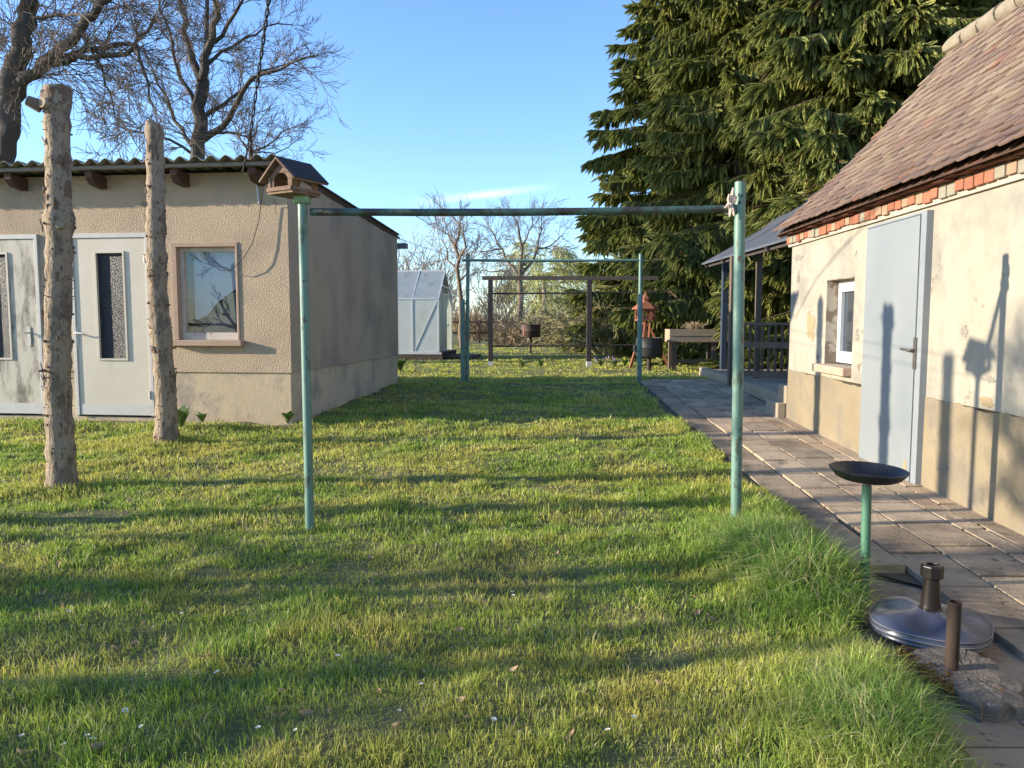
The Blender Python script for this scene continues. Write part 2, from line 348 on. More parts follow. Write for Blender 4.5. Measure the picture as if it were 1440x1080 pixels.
# ------------------------------------------------------------------ grass blades
def in_shed(x, y):
    dx = x - SHED_C.x; dy = y - SHED_C.y; c, s = math.cos(-SHED_A), math.sin(-SHED_A)
    lx = dx * c - dy * s; ly = dx * s + dy * c
    return (lx < .02) & (ly > -.16) & (ly < 4.7)
def make_grass():
    rng = np.random.default_rng(5)
    P = []; A = []; TR = []; TH = []
    def put(x, y, la, tr, th): P.append(np.stack([x, y], 1)); A.append(la); TR.append(tr); TH.append(th)
    for y0, y1, dens in ((1.7, 3, 9500), (3, 4.4, 7800), (4.4, 6, 5600), (6, 8, 3800), (8, 11, 2200), (11, 15, 1100), (15, 22, 320), (22, 34, 90)):
        w = .70 * y1 + 1.7; n = int((y1 - y0) * 2 * w * dens); per = 13; nt_ = int(n * .72 / per)
        cy = rng.uniform(y0, y1, nt_); cx = rng.uniform(-w, w, nt_)
        sg = rng.uniform(.010, .032, nt_) * (1 + .06 * y0)
        ox = rng.normal(0, 1, (nt_, per)) * sg[:, None]; oy = rng.normal(0, 1, (nt_, per)) * sg[:, None]
        la = np.arctan2(oy, ox) + rng.normal(0, .6, (nt_, per)); tr = np.repeat(rng.random(nt_), per); th = np.repeat(rng.uniform(.6, 1.45, nt_), per)
        x = (cx[:, None] + ox).ravel(); y = (cy[:, None] + oy).ravel(); k = np.abs(x) < .70 * y + 1.7
        put(x[k], y[k], la.ravel()[k], tr[k], th[k])
        n2 = int(n * .95); y = rng.uniform(y0, y1, n2); x = rng.uniform(-w, w, n2); k = np.abs(x) < .70 * y + 1.7; m_ = int(k.sum())
        put(x[k], y[k], rng.uniform(0, 6.28, m_), rng.random(m_), rng.uniform(.28, .75, m_))
    def clump(cx, cy, sx, sy, n): put(rng.normal(cx, sx, n), rng.normal(cy, sy, n), rng.uniform(0, 6.28, n), rng.random(n), np.ones(n))
    clump(1.42, 4.25, .20, .42, 9000); clump(1.5, 3.75, .16, .22, 5000); clump(1.75, 5.0, .12, .4, 2500)
    clump(1.22, 2.45, .17, .26, 6000); clump(1.42, 2.95, .09, .18, 1600); clump(1.90, 8.2, .1, .7, 1500)
    P = np.concatenate(P); la = np.concatenate(A); TR = np.concatenate(TR); TH = np.concatenate(TH); x = P[:, 0]; y = P[:, 1]
    ex = edge_x(y) + (vn(y * 2.5, y * 0, 5) - .5) * .16 + (vn(y * 9, y * 0 + 3, 6) - .5) * .12 - .02
    ok = (x < ex) & ~in_shed(x, y)
    patch = fbm(x * 1.3 + 5, y * 2.0, 21)
    thin = np.clip((patch - .33) * 6, .55, 1)
    strip = np.exp(-((y - 8.05 - .05 * x) / .16) ** 2) * (x > -1.9) * .75
    ok &= rng.random(len(x)) < thin * (1 - strip)
    for bx, by, br in ((-3.55, 5.93, .17), (-3.5, 7.7, .10), (.62, 3.05, .14), (-2.9, 5.2, .25), (-1.65, 4.1, .10)):
        ok &= ((x - bx) ** 2 + ((y - by) * 1.5) ** 2 > br ** 2) | (rng.random(len(x)) < .12)
    x = x[ok]; y = y[ok]; la = la[ok]; TR = TR[ok]; TH = TH[ok]; n = len(x)
    clumpn = fbm(x * 2.2, y * 3.0, 33); big = fbm(x * .8, y * 1.0, 44)
    h = (.027 + .066 * np.clip(clumpn - .22, 0, 1) ** 1.25) * rng.uniform(.6, 1.3, n) * TH * (.7 + .6 * big)
    def bump(cx, cy, sx, sy): return np.exp(-(((x - cx) / sx) ** 2 + ((y - cy) / sy) ** 2))
    tall = .20 * bump(1.45, 4.15, .30, .65) + .14 * bump(1.55, 3.7, .26, .3) + .10 * bump(1.75, 5.1, .16, .6) + .17 * bump(1.2, 2.45, .30, .42) + .06 * bump(1.42, 2.95, .14, .25) + .10 * bump(1.93, 8.3, .1, 1.0)
    tall += .055 * bump(-3.45, 7.65, .3, .2) + .05 * bump(-3.5, 5.85, .28, .14) + .05 * np.clip(1 - np.abs(y - 8.45 - (-2.55 - x) * .12) / .45, 0, 1) * (x < -2.3)
    h = h + tall * rng.uniform(.35, 1.25, n)
    h *= np.where(y > 14, 1.1, 1)
    wdt = np.maximum(.0026, .00092 * y) * rng.uniform(.7, 1.45, n) * (1 + .8 * np.minimum(tall * 4, .7))
    th = rng.uniform(0, 2 * np.pi, n); lean = rng.uniform(.1, .95, n) * h * (1 + .9 * (tall > .05) * rng.random(n))
    lx = np.cos(la) * lean; ly = np.sin(la) * lean
    z = lawn_z(x, y) - .004
    c, s = np.cos(th) * wdt / 2, np.sin(th) * wdt / 2
    B = np.stack([x, y, z], 1)
    Vv = np.zeros((n, 5, 3))
    Vv[:, 0] = B + np.stack([-c, -s, 0 * c], 1); Vv[:, 1] = B + np.stack([c, s, 0 * c], 1)
    mid = B + np.stack([lx * .35, ly * .35, h * .62], 1)
    Vv[:, 2] = mid + np.stack([c, s, 0 * c], 1) * .8; Vv[:, 3] = mid + np.stack([-c, -s, 0 * c], 1) * .8
    Vv[:, 4] = B + np.stack([lx, ly, h * np.clip(1.0 - .35 * (lean / h) ** 2, .5, 1)], 1)
    t = rng.random(n); pal = fbm(x * 1.7 + 9, y * 2.3, 61)
    m_far = np.clip((y - 12) / 4, 0, 1)[:, None]; g1 = np.array([.30, .42, .068]); g2 = np.array([.62, .60, .12]); g3 = np.array([.66, .56, .31]); g4 = np.array([.56, .49, .12])
    m = np.clip((pal - .38) * 2.6 + (TR - .5) * .9 + rng.normal(0, .15, n), 0, 1)[:, None]
    m = np.clip(m + .45 * m_far, 0, 1); colr = g1 * (1 - m) + g2 * m
    colr = np.where((t < .07 + .10 * (pal > .55) + .25 * (TR > .94))[:, None], g3, colr)
    moss = (fbm(x * 2.1 + 31, y * 3 + 7, 71) > .60)[:, None]
    colr = np.where(moss, colr * .5 + g4 * .5, colr)
    tl = np.clip(tall * 6, 0, 1)[:, None]
    colr = colr * (1 - tl) + np.where((t < .15)[:, None], g3, np.array([.24, .37, .075]) + 0 * colr) * tl
    colr *= rng.uniform(.75, 1.25, n)[:, None]
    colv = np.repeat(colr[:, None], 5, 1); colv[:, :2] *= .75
    base = np.arange(n)[:, None] * 5
    L = (base + np.array([0, 1, 2, 3, 3, 2, 4])[None]).reshape(-1)
    st = (np.arange(n)[:, None] * 7 + np.array([0, 4])[None]).reshape(-1)
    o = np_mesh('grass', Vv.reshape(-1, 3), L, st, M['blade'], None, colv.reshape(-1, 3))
    tag(o, 'short patchy lawn grass with longer tufts along the paving', 'grass', kind='stuff')
make_grass()

# ------------------------------------------------------------------ paving
def make_path():
    rng = random.Random(4)
    mb = MB()
    cols = [(1.93, 2.185), (2.20, 2.50), (2.515, 2.86), (2.875, 3.02), (3.035, 3.30)]
    def skew(y): return .04 * (y - 4.86)
    for ci, (x0, x1) in enumerate(cols):
        y = 1.3 + rng.uniform(0, .2) if ci else 5.05
        while y < 14.0:
            L = (.50 if ci in (1, 2, 4) else .48) + rng.uniform(-.02, .02)
            if y + L > 14.05: L = 14.05 - y
            if L < .1: break
            g = rng.uniform(.72, 1.12); wv = rng.uniform(-.03, .03)
            c = (g * (1 + wv), g, g * (1 - wv)); dz = rng.uniform(-.003, .003)
            if ci == 0: c = tuple(k * .8 for k in c); dz -= .012
            vs = []; k = .008 + rng.uniform(0, .008)
            tz = [rng.uniform(-.0035, .0035) for _ in range(4)]
            for b in (0, 1):
                for i, (xx, yy) in enumerate(((x0, y + k), (x1, y + k), (x1, y + L - k), (x0, y + L - k))):
                    vs.append((xx + skew(yy) + rng.uniform(-.004, .004), yy + rng.uniform(-.004, .004), slope(yy) + (.02 + dz + tz[i] if b else -.06)))
            mb.add(vs, [(0, 3, 2, 1), (4, 5, 6, 7), (0, 1, 5, 4), (1, 2, 6, 5), (2, 3, 7, 6), (3, 0, 4, 7)], c)
            y += L
    # two wide edge slabs in front, raised at the near end
    for y0, y1, x0, x1, dz in ((4.60, 5.04, 1.70, 2.15, .022), (4.10, 4.58, 1.64, 2.16, .034)):
        vs = []
        for b in (0, 1):
            for xx, yy in ((x0, y0), (x1 - .01, y0), (x1, y1), (x0 + .1, y1)):
                vs.append((xx, yy, slope(yy) + (dz if b else -.1)))
        mb.add(vs, [(0, 3, 2, 1), (4, 5, 6, 7), (0, 1, 5, 4), (1, 2, 6, 5), (2, 3, 7, 6), (3, 0, 4, 7)], (.82, .82, .80))
    # lower paving by the umbrella base
    for i in range(2):
        for j in range(6):
            x0 = 1.42 + i * .37; y0 = 1.6 + j * .42
            g = rng.uniform(.62, .78)
            mb.box((x0, y0, -.12), (x0 + .36, y0 + .41, -.008 + rng.uniform(-.003, .003)), (g, g, g * 1.02))
    o = mb.build('path', M['paver'], None, bevel=.004, colattr=True)
    tag(o, 'path of worn concrete slabs along the cream house', 'path', kind='structure')
    b = MB()
    n = 24
    vs = []; 
    for i in range(n + 1):
        y = 1.2 + (14.1 - 1.2) * i / n; z = slope(y) - .014
        vs += [(float(edge_x(y)) - .15 if y > 4.1 else 2.17, y, z), (4.6, y, z)]
    b.add(vs, [(2 * i, 2 * i + 1, 2 * i + 3, 2 * i + 2) for i in range(n)])
    tag(b.build('path_bed', M['path_base']), 'dark earth in the joints of the slab path', 'path', kind='structure')
make_path()

# ------------------------------------------------------------------ left shed
def make_shed():
    t = thing('shed', 'beige pebble-rendered shed with a corrugated roof and two doors', 'shed', SHED_C, SHED_A)
    Lx, D = -5.2, 4.62
    P = lambda u, v, y=0: locpt(t, u, v, 1, y)
    zb = -.2
    zt = lambda y: 2.93 - (y + .35) * .058        # underside of the roof
    plz = P(375, 524).z
    T = .22
    # window opening, door openings in local x/z
    wx0, wx1, wz0, wz1 = P(243, 410).x, P(336, 410).x, P(290, 478).z, P(290, 341).z
    d2 = (P(103, 450).x, P(214, 450).x); dz0, dz1 = P(155, 584).z, P(155, 328).z
    d1 = (d2[0] - .47 - 1.05, P(59, 450).x)
    w = MB()
    def piece(x0, x1, z0, z1, y1=T): w.box((x0, 0, z0), (x1, y1, z1))
    top = zt(0) - .005
    piece(Lx, d1[0], plz, top); piece(d1[0], d1[1], dz1, top); piece(d1[1], d2[0], plz, top); piece(d2[0], d2[1], dz1, top)
    piece(d2[1], wx0, plz, top); piece(wx0, wx1, wz1, top); piece(wx0, wx1, plz, wz0); piece(wx1, 0, plz, top)
    # side wall facing the lawn, top follows the roof
    for x0, x1 in ((-T, 0), (Lx, Lx + T)):
        w.add([(x0, T, plz), (x1, T, plz), (x1, D, plz), (x0, D, plz), (x0, T, zt(T) - .005), (x1, T, zt(T) - .005), (x1, D, zt(D) - .005), (x0, D, zt(D) - .005)],
              [(0, 3, 2, 1), (4, 5, 6, 7), (0, 1, 5, 4), (1, 2, 6, 5), (2, 3, 7, 6), (3, 0, 4, 7)])
    w.box((Lx + T, D - T, plz), (-T, D, zt(D) - .005))
    w.build('wall', M['stucco'], t)
    p = MB()
    q = .018
    for x0, x1 in ((Lx, d1[0]), (d1[1], d2[0]), (d2[1], 0)): p.box((x0, -.0, zb), (x1 - (0 if x1 else 0), T, plz))
    for x0, x1 in ((d1[0], d1[1]), (d2[0], d2[1])): p.box((x0 - 0, .0, zb), (x1, T, dz0 - .02))
    p.box((-T, T, zb), (0, D, plz)); p.box((Lx, T, zb), (Lx + T, D, plz)); p.box((Lx + T, D - T, zb), (-T, D, plz))
    for v in range(len(p.v)):                           # the plinth face stands slightly back from the render
        x, y, z = p.v[v]
        p.v[v] = (x - q if x == 0 else x, y + q if y == 0 else y, z)
    p.build('plinth', M['shed_plinth'], t)
    b = MB(); b.box((Lx + .3, .25, zb + .1), (-.3, D - .3, zb + .14)); b.build('floor', M['concrete'], t)
    # corrugated roof: sheet with real waves, running front to back
    pitch, amp = .177, .026
    xs = np.arange(Lx - .1, .05, pitch / 10); ys = [-.38, 1.2, 2.9, D + .16]
    vs = []; fs = []
    for k, dz in enumerate((0, .008)):
        for y in ys:
            for x in xs: vs.append((x, y, zt(y) + .055 + amp * math.cos(2 * math.pi * x / pitch) + dz))
    nx = len(xs); ny = len(ys); off = nx * ny
    for j in range(ny - 1):
        for i in range(nx - 1):
            a = j * nx + i
            fs.append((a, a + nx, a + nx + 1, a + 1)); fs.append((a + off, a + off + 1, a + off + nx + 1, a + off + nx))
    for i in range(nx - 1):
        fs.append((i, i + 1, i + 1 + off, i + off)); a = (ny - 1) * nx + i; fs.append((a + 1, a, a + off, a + 1 + off))
    for j in range(ny - 1):
        a = j * nx; fs.append((a + nx, a, a + off, a + nx + off)); a += nx - 1; fs.append((a, a + nx, a + nx + off, a + off))
    rm = MB(); rm.add(vs, fs); roof = rm.build('roof', M['cement_sheet'], t, smooth=True)
    bt = MB()
    for y in (-.31, .7, 2.2, 3.6): bt.box((Lx - .05, y, zt(y) - .012), (.02, y + .06, zt(y) + .026))
    bt.build('batten', M['batten'], roof)
    # side trim below the sheet
    bt = MB(); bt.add([(.002, -.2, zt(-.2) - .012), (.022, -.2, zt(-.2) - .012), (.022, D + .1, zt(D + .1) - .012), (.002, D + .1, zt(D + .1) - .012),
                       (.002, -.2, zt(-.2) + .026), (.022, -.2, zt(-.2) + .026), (.022, D + .1, zt(D + .1) + .026), (.002, D + .1, zt(D + .1) + .026)],
                      [(0, 3, 2, 1), (4, 5, 6, 7), (0, 1, 5, 4), (1, 2, 6, 5), (2, 3, 7, 6), (3, 0, 4, 7)])
    bt.build('verge_board', M['dark_wood'], t)
    # rafter ends
    for u in (-330, -219, -105, 8, 122, 242, 352):
        x = P(u, 262, -.30).x
        r = MB(); h = .15
        r.prism([(0, 0)] * 0 or [(-.27, zt(-.27) - .02), (-.27, zt(-.27) - .085), (-.20, zt(-.2) - .155), (-.002, zt(0) - .165), (-.002, zt(0) - .02)], x - .045, x + .045,
                Matrix(((0, 1, 0, 0), (1, 0, 0, 0), (0, 0, 1, 0), (0, 0, 0, 1))))
        r.build('rafter', M['dark_wood'], t, bevel=.006)
    # window: terracotta surround, frame, pane, sill
    s = MB(); k = .05; kr = .028
    s.box((wx0, -.012, wz1 - k), (wx1, .12, wz1)); s.box((wx0, -.012, wz0), (wx0 + k * 1.3, .12, wz1 - k)); s.box((wx1 - kr, -.012, wz0), (wx1, .12, wz1 - k))
    sr = s.build('window', M['terracotta'], t, bevel=.005)
    ax0, ax1, az1 = wx0 + k * 1.3, wx1 - kr, wz1 - k
    f = MB(); q = .05
    f.box((ax0, .055, az1 - q), (ax1, .11, az1)); f.box((ax0, .055, wz0 + .0), (ax1, .11, wz0 + .085))
    f.box((ax0, .055, wz0 + .085), (ax0 + q, .11, az1 - q)); f.box((ax1 - q * .7, .055, wz0 + .085), (ax1, .11, az1 - q))
    f.build('frame', M['old_white'], sr, bevel=.004)
    g = MB(); g.box((ax0 + q, .08, wz0 + .085), (ax1 - q * .7, .086, az1 - q))
    gm = bpy.data.materials.new('window_glass'); gm.use_nodes = True; nt = gm.node_tree
    gl = nt.nodes.new('ShaderNodeBsdfGlossy'); gl.inputs['Roughness'].default_value = .02; gl.inputs['Color'].default_value = (.9, .95, 1, 1)
    tr = nt.nodes.new('ShaderNodeBsdfTransparent'); mx = nt.nodes.new('ShaderNodeMixShader'); mx.inputs[0].default_value = .045
    nt.links.new(tr.outputs[0], mx.inputs[1]); nt.links.new(gl.outputs[0], mx.inputs[2]); nt.links.new(mx.outputs[0], nt.nodes['Material Output'].inputs['Surface'])
    g.build('pane', gm, sr)
    M['glass'] = gm
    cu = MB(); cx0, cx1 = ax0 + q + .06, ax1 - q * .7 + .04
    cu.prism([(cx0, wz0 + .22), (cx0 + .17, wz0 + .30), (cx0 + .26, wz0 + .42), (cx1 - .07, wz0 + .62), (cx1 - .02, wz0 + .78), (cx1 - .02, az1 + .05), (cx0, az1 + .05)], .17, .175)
    cu.build('sky_reflection', M['sky_reflection'], sr)  # added sheet, cut and coloured like the sky mirrored in the pane
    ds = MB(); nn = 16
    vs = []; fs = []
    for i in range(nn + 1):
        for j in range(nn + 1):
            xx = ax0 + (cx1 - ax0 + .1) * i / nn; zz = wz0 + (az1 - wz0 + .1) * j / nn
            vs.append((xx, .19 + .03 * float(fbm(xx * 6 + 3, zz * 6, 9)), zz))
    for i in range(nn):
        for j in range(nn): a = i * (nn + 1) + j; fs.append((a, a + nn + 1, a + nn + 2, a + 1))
    ds.add(vs, fs); ds.build('dark_reflection_sheet', M['dark_reflection'], sr, smooth=True)  # added backing, coloured like the dark shape mirrored in the pane
    sl = MB(); sl.box((wx0 - .03, -.085, wz0 - .07), (wx1 + .05, .05, wz0 - .002)); sl.build('sill', M['terracotta'], sr, bevel=.008)
    # doors
    for (x0, x1), leaf, glass, hx, lab in ((d1, 'mould_door', (P(-16, 430).x, P(13, 430).x), P(42, 470).x, 'mould-stained cream door with narrow glass'),
                                           (d2, 'cream_door', (P(139, 430).x, P(176, 430).x), P(109, 470).x, 'clean cream door with a narrow dark glass')):
        fw = .045
        fr = MB(); fr.box((x0, -.022, dz1 - fw * 1.2), (x1, .05, dz1)); fr.box((x0, -.022, dz0), (x0 + fw, .05, dz1 - fw * 1.2)); fr.box((x1 - fw, -.022, dz0), (x1, .05, dz1 - fw * 1.2))
        gz0, gz1 = P(155, 504).z, P(155, 356).z; gx0, gx1 = glass
        lf = MB(); a, b_ = x0 + fw + .004, x1 - fw - .004; y0, y1 = -.008, .034; zt_ = dz1 - fw * 1.2 - .004; zb_ = dz0 + .004
        lf.box((a, y0, zb_), (gx0, y1, zt_)); lf.box((gx1, y0, zb_), (b_, y1, zt_)); lf.box((gx0, y0, gz1), (gx1, y1, zt_)); lf.box((gx0, y0, zb_), (gx1, y1, gz0))
        d = lf.build('door', M[leaf], t); d['label'] = lab
        fr.build('frame', M['door_frame'], d, bevel=.003)
        gb = MB(); e = .022
        gb.box((gx0 - e, -.022, gz0 - e), (gx0, -.008, gz1 + e)); gb.box((gx1, -.022, gz0 - e), (gx1 + e, -.008, gz1 + e)); gb.box((gx0, -.022, gz1), (gx1, -.008, gz1 + e)); gb.box((gx0, -.022, gz0 - e), (gx1, -.008, gz0))
        gb.build('glazing_bead', M['cream_door'], d)
        g = MB(); g.box((gx0, .012, gz0), (gx1, .02, gz1)); g.build('pane', M['rough_glass'], d)
        kp = MB(); kp.box((a + .006, -.014, zb_ + .004), (b_ - .006, -.009, zb_ + .13)); kp.build('kick_plate', M['white_metal'], d)
        h = MB(); hz = P(109, 468).z
        h.box((hx - .021, -.016, hz - .16), (hx + .021, -.009, hz + .07))
        h.tube([(hx, -.012, hz), (hx, -.055, hz), (hx + (.015 if leaf == 'cream_door' else -.015), -.06, hz), (hx + (.12 if leaf == 'cream_door' else -.05), -.058, hz - .008)], .010, 8)
        h.build('handle', M['white_metal'], d, smooth=True)
        if leaf == 'cream_door':
            for zz in (dz0 + .25, dz1 - .3):
                hg = MB(); hg.tube([(x1 - fw - .004, -.028, zz - .05), (x1 - fw - .004, -.028, zz + .05)], .009, 8)
                hg.build('hinge', M['white_metal'], d)
    # gutter at the back, conduit with cable near the corner
    g = MB(); g.box((-1.2, D + .10, zt(D) - .17), (.13, D + .24, zt(D) - .08)); g.build('gutter', M['grey_gutter'], t)
    c = MB(); a = P(361, 257, -.02); b_ = P(364, 286, -.02); c.tube([(a.x, -.015, a.z), (b_.x, -.015, b_.z)], .014, 8); c.build('conduit', M['conduit'], t)
    return t
shed = make_shed()

# ------------------------------------------------------------------ house on the right
def make_house():
    t = thing('house', 'cream limewashed outbuilding with a steep brown tiled roof and grey door', 'house', HOUSE_C, HOUSE_A)
    P = lambda u, v, x=0: locpt(t, u, v, 0, x)
    Y0, Y1, D = -5.5, 4.45, 3.9
    zb = -.25; zt = 2.27; pz = .80; T = .30
    wy0, wy1 = P(1200, 450).y, P(1161, 450).y; wz0, wz1 = P(1163, 512).z, P(1163, 394).z
    dy0, dy1 = P(1302, 500).y - .03, P(1219, 500).y; dz0, dz1 = .09, P(1225, 320).z
    w = MB()
    def piece(y0, y1, z0, z1): w.box((0, y0, z0), (T, y1, z1))
    piece(Y0, dy0, pz, zt); piece(dy0, dy1, dz1, zt); piece(dy1, wy0, pz, zt); piece(wy0, wy1, wz1, zt); piece(wy0, wy1, pz, wz0); piece(wy1, Y1, pz, zt)
    # gable walls
    for y0, y1 in ((Y1 - T, Y1), (Y0, Y0 + T)):
        w.prism([(T, pz), (D - T, pz), (D - T, zt), (D / 2 - .05, 4.35), (T, zt)], y0, y1)
    w.box((D - T, Y0, pz), (D, Y1, zt))
    w.build('wall', M['limewash'], t)
    p = MB(); q = .006
    rngp = random.Random(3)
    for a, b in ((Y0, dy0), (dy1, Y1)):
        n = max(2, int((b - a) / .08)); vs = []; fs = []
        for i in range(n + 1):
            y = a + (b - a) * i / n; h = pz + .07 * (float(fbm(y * 3, 1.0, 6)) - .5) + rngp.uniform(-.009, .009)
            vs += [(-q - .004, y, zb), (-q, y, h), (.1, y, h), (.1, y, zb)]
        for i in range(n):
            for k in range(4): fs.append((4 * i + k, 4 * i + (k + 1) % 4, 4 * i + 4 + (k + 1) % 4, 4 * i + 4 + k))
        fs.append((0, 1, 2, 3)); m = 4 * n; fs.append((m + 3, m + 2, m + 1, m)); p.add(vs, fs)
    p.box((0, dy0, zb), (T, dy1, dz0 - .005)); p.box((T, Y1 - T, zb), (D, Y1 + q, pz)); p.box((T + .01, Y0, zb), (D, Y0 + T, pz))
    p.build('plinth', M['house_plinth'], t)
    # flaked patches with a shape of their own
    def flake(name, u, v, ry, rz, m, seed):
        c = P(u, v); r = random.Random(seed); pts = []
        for k in range(26):
            a = 2 * math.pi * k / 26; s_ = .25 + 1.1 * float(fbm(math.cos(a) * 2.2 + seed * 9, math.sin(a) * 2.2 + seed * 5, seed, 3)) + r.uniform(-.12, .12)
            pts.append((c.y + math.cos(a) * ry * s_, c.z + math.sin(a) * rz * s_))
        mb = MB(); mb.add([(-.0035, y, z) for y, z in pts] + [(.002, y, z) for y, z in pts], [tuple(range(26))] + [(i, i + 26, (i + 1) % 26 + 26, (i + 1) % 26) for i in range(26)])
        mb.build(name, m, t)
    flake('flaked_patch', 1140, 458, .20, .20, M['ochre_patch'], 1)
    flake('flaked_patch', 1388, 566, .10, .035, M['ochre_patch'], 5)
    flake('flaked_patch', 1123, 362, .16, .045, M['grey_render'], 6)
    for k_, (u_, v_, a_, b_) in enumerate(((1356, 466, .05, .05), (1392, 534, .09, .03), (1122, 392, .05, .05), (1150, 502, .05, .03), (1116, 420, .04, .09))):
        flake('flaked_patch', u_, v_, a_, b_, M['grey_render'], 11 + k_)
    flake('flaked_patch', 1210, 517, .07, .05, M['peeling'], 7)
    # window
    rv = MB(); dpt = .17
    rv.box((.002, wy1 - .008, wz0), (dpt, wy1 - .001, wz1)); rv.box((.002, wy0 + .001, wz0), (dpt, wy0 + .008, wz1)); rv.box((.002, wy0 + .009, wz1 - .008), (dpt, wy1 - .009, wz1 - .001))
    win = rv.build('window', M['peeling'], t)
    f = MB(); k = .055
    a, b = wy0 + .009, wy1 - .009; z0, z1 = wz0 + .02, wz1 - .009
    f.box((dpt - .05, a, z0), (dpt + .02, a + k, z1)); f.box((dpt - .05, b - k, z0), (dpt + .02, b, z1)); f.box((dpt - .05, a + k, z1 - k), (dpt + .02, b - k, z1)); f.box((dpt - .05, a + k, z0), (dpt + .02, b - k, z0 + k))
    f.build('frame', M['white_pvc'], win, bevel=.004)
    f2 = MB(); k2 = .06; a2, b2, z02, z12 = a + k + .004, b - k - .004, z0 + k + .004, z1 - k - .004
    f2.box((dpt - .065, a2, z02), (dpt, a2 + k2, z12)); f2.box((dpt - .065, b2 - k2, z02), (dpt, b2, z12)); f2.box((dpt - .065, a2 + k2, z12 - k2), (dpt, b2 - k2, z12)); f2.box((dpt - .065, a2 + k2, z02), (dpt, b2 - k2, z02 + k2))
    f2.build('sash', M['white_pvc'], win, bevel=.004)
    g = MB(); g.box((dpt - .03, a2 + k2, z02 + k2), (dpt - .022, b2 - k2, z12 - k2)); g.build('pane', M['pane'], win)
    s = MB(); s.box((-.085, wy0 - .0, wz0 - .085), (dpt, wy1 + .12, wz0 - .002)); s.build('sill', M['sill_stone'], win, bevel=.008)
    # door: grey-blue leaf in a proud frame
    fr = MB(); fw = .085
    fr.box((-.055, dy0, dz0), (.10, dy0 + fw, dz1)); fr.box((-.004, dy1 - .03, dz0), (.10, dy1, dz1)); fr.box((-.055, dy0 + fw, dz1 - .02), (.10, dy1 - .03, dz1))
    lf = MB(); lf.box((-.055, dy0 + fw + .022, dz0 + .02), (.012, dy1 - .034, dz1 - .024))
    d = lf.build('door', M['blue_grey_paint'], t, bevel=.004)
    fr.build('frame', M['paint_edge'], d, bevel=.004)
    gp = MB(); gp.box((-.038, dy0 + fw + .001, dz0), (.01, dy0 + fw + .020, dz1 - .06)); gp.build('gap', M['dark_gap'], d)
    hd = MB(); hp = P(1291, 493, -.06); hy, hz = hp.y + .05, hp.z
    hd.box((-.064, hy - .024, hz - .15), (-.0555, hy + .024, hz + .10))
    hd.tube([(-.06, hy, hz), (-.10, hy, hz), (-.105, hy + .015, hz), (-.103, hy + .14, hz + .006)], .011, 8)
    hd.build('handle', M['iron'], d, smooth=True)
    ch = MB(); cp = P(1272, 657, -.057); r = random.Random(8)
    pts = [(cp.y + .035 * math.cos(2 * math.pi * k / 14) * r.uniform(.7, 1.1), cp.z + .075 * math.sin(2 * math.pi * k / 14) * r.uniform(.7, 1.1)) for k in range(14)]
    ch.add([(-.0575, y, z) for y, z in pts] + [(-.053, y, z) for y, z in pts], [tuple(range(14))] + [(i, i + 14, (i + 1) % 14 + 14, (i + 1) % 14) for i in range(14)])
    ch.build('chipped_paint', M['ochre_patch'], d)
    # brick course under the eaves: header bricks, some still under render
    rng = random.Random(12)
    mo = MB(); mo.box((-.028, Y0, zt + .002), (T, Y1 + .06, zt + .165)); mo.build('mortar_band', M['mortar'], t)
    br = MB(); y = Y0
    while y < Y1 + .02:
        L = .118 + rng.uniform(-.006, .006)
        h = rng.uniform(-.014, .016)
        if rng.random() < .22: c = (.28, .25, .19)
        else:
            q = rng.uniform(.8, 1.15); c = (.33 * q, .125 * q, .07 * q)
            if rng.random() < .3: c = (.36, .23, .15)
        o_ = rng.uniform(0, .014)
        br.box((-.050 - o_, y, zt + .035 + h), (.05, y + L - .012, zt + .115 + h * .5), c)
        y += L
    br.build('brick_course', M['brick'], t, bevel=.006, colattr=True)
    # dark red blocks standing in for tile undersides, their shade in the colour
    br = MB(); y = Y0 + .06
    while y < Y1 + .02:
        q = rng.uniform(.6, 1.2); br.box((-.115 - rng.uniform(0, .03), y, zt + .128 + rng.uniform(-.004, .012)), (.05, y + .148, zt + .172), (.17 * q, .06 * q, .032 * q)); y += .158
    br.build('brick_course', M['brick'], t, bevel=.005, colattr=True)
    # roof: plain tiles with rounded ends, each one modelled
    ex, ez = -.20, zt + .175; rx, rz = D / 2 - .12, 4.58
    prof = lambda s_: (ex + (rx - ex) * s_, ez + (rz - ez) * (s_ - .055 * math.sin(math.pi * s_)))    # slightly sagging slope
    bk = MB(); n = 12; vs = []
    for i in range(n + 1):
        x, z = prof(i / n); vs += [(x + .03, Y0 - .1, z - .035), (x + .03, Y1 + .12, z - .035)]
    fs = [(2 * i, 2 * i + 1, 2 * i + 3, 2 * i + 2) for i in range(n)]
    bx = len(vs); vs += [(D + .2, Y0 - .1, ez - .03), (D + .2, Y1 + .12, ez - .03)]
    fs.append((bx - 2, bx - 1, bx + 1, bx)); bk.add(vs, fs); bk.build('roof_boarding', M['dark_wood'], t)
    tl = MB(); rows = 23; tw = .158
    pal = [(.195, .120, .088), (.165, .106, .082), (.215, .142, .10), (.26, .192, .132), (.315, .25, .168), (.29, .122, .068), (.125, .095, .082), (.285, .218, .148)]
    yy0 = -3.6
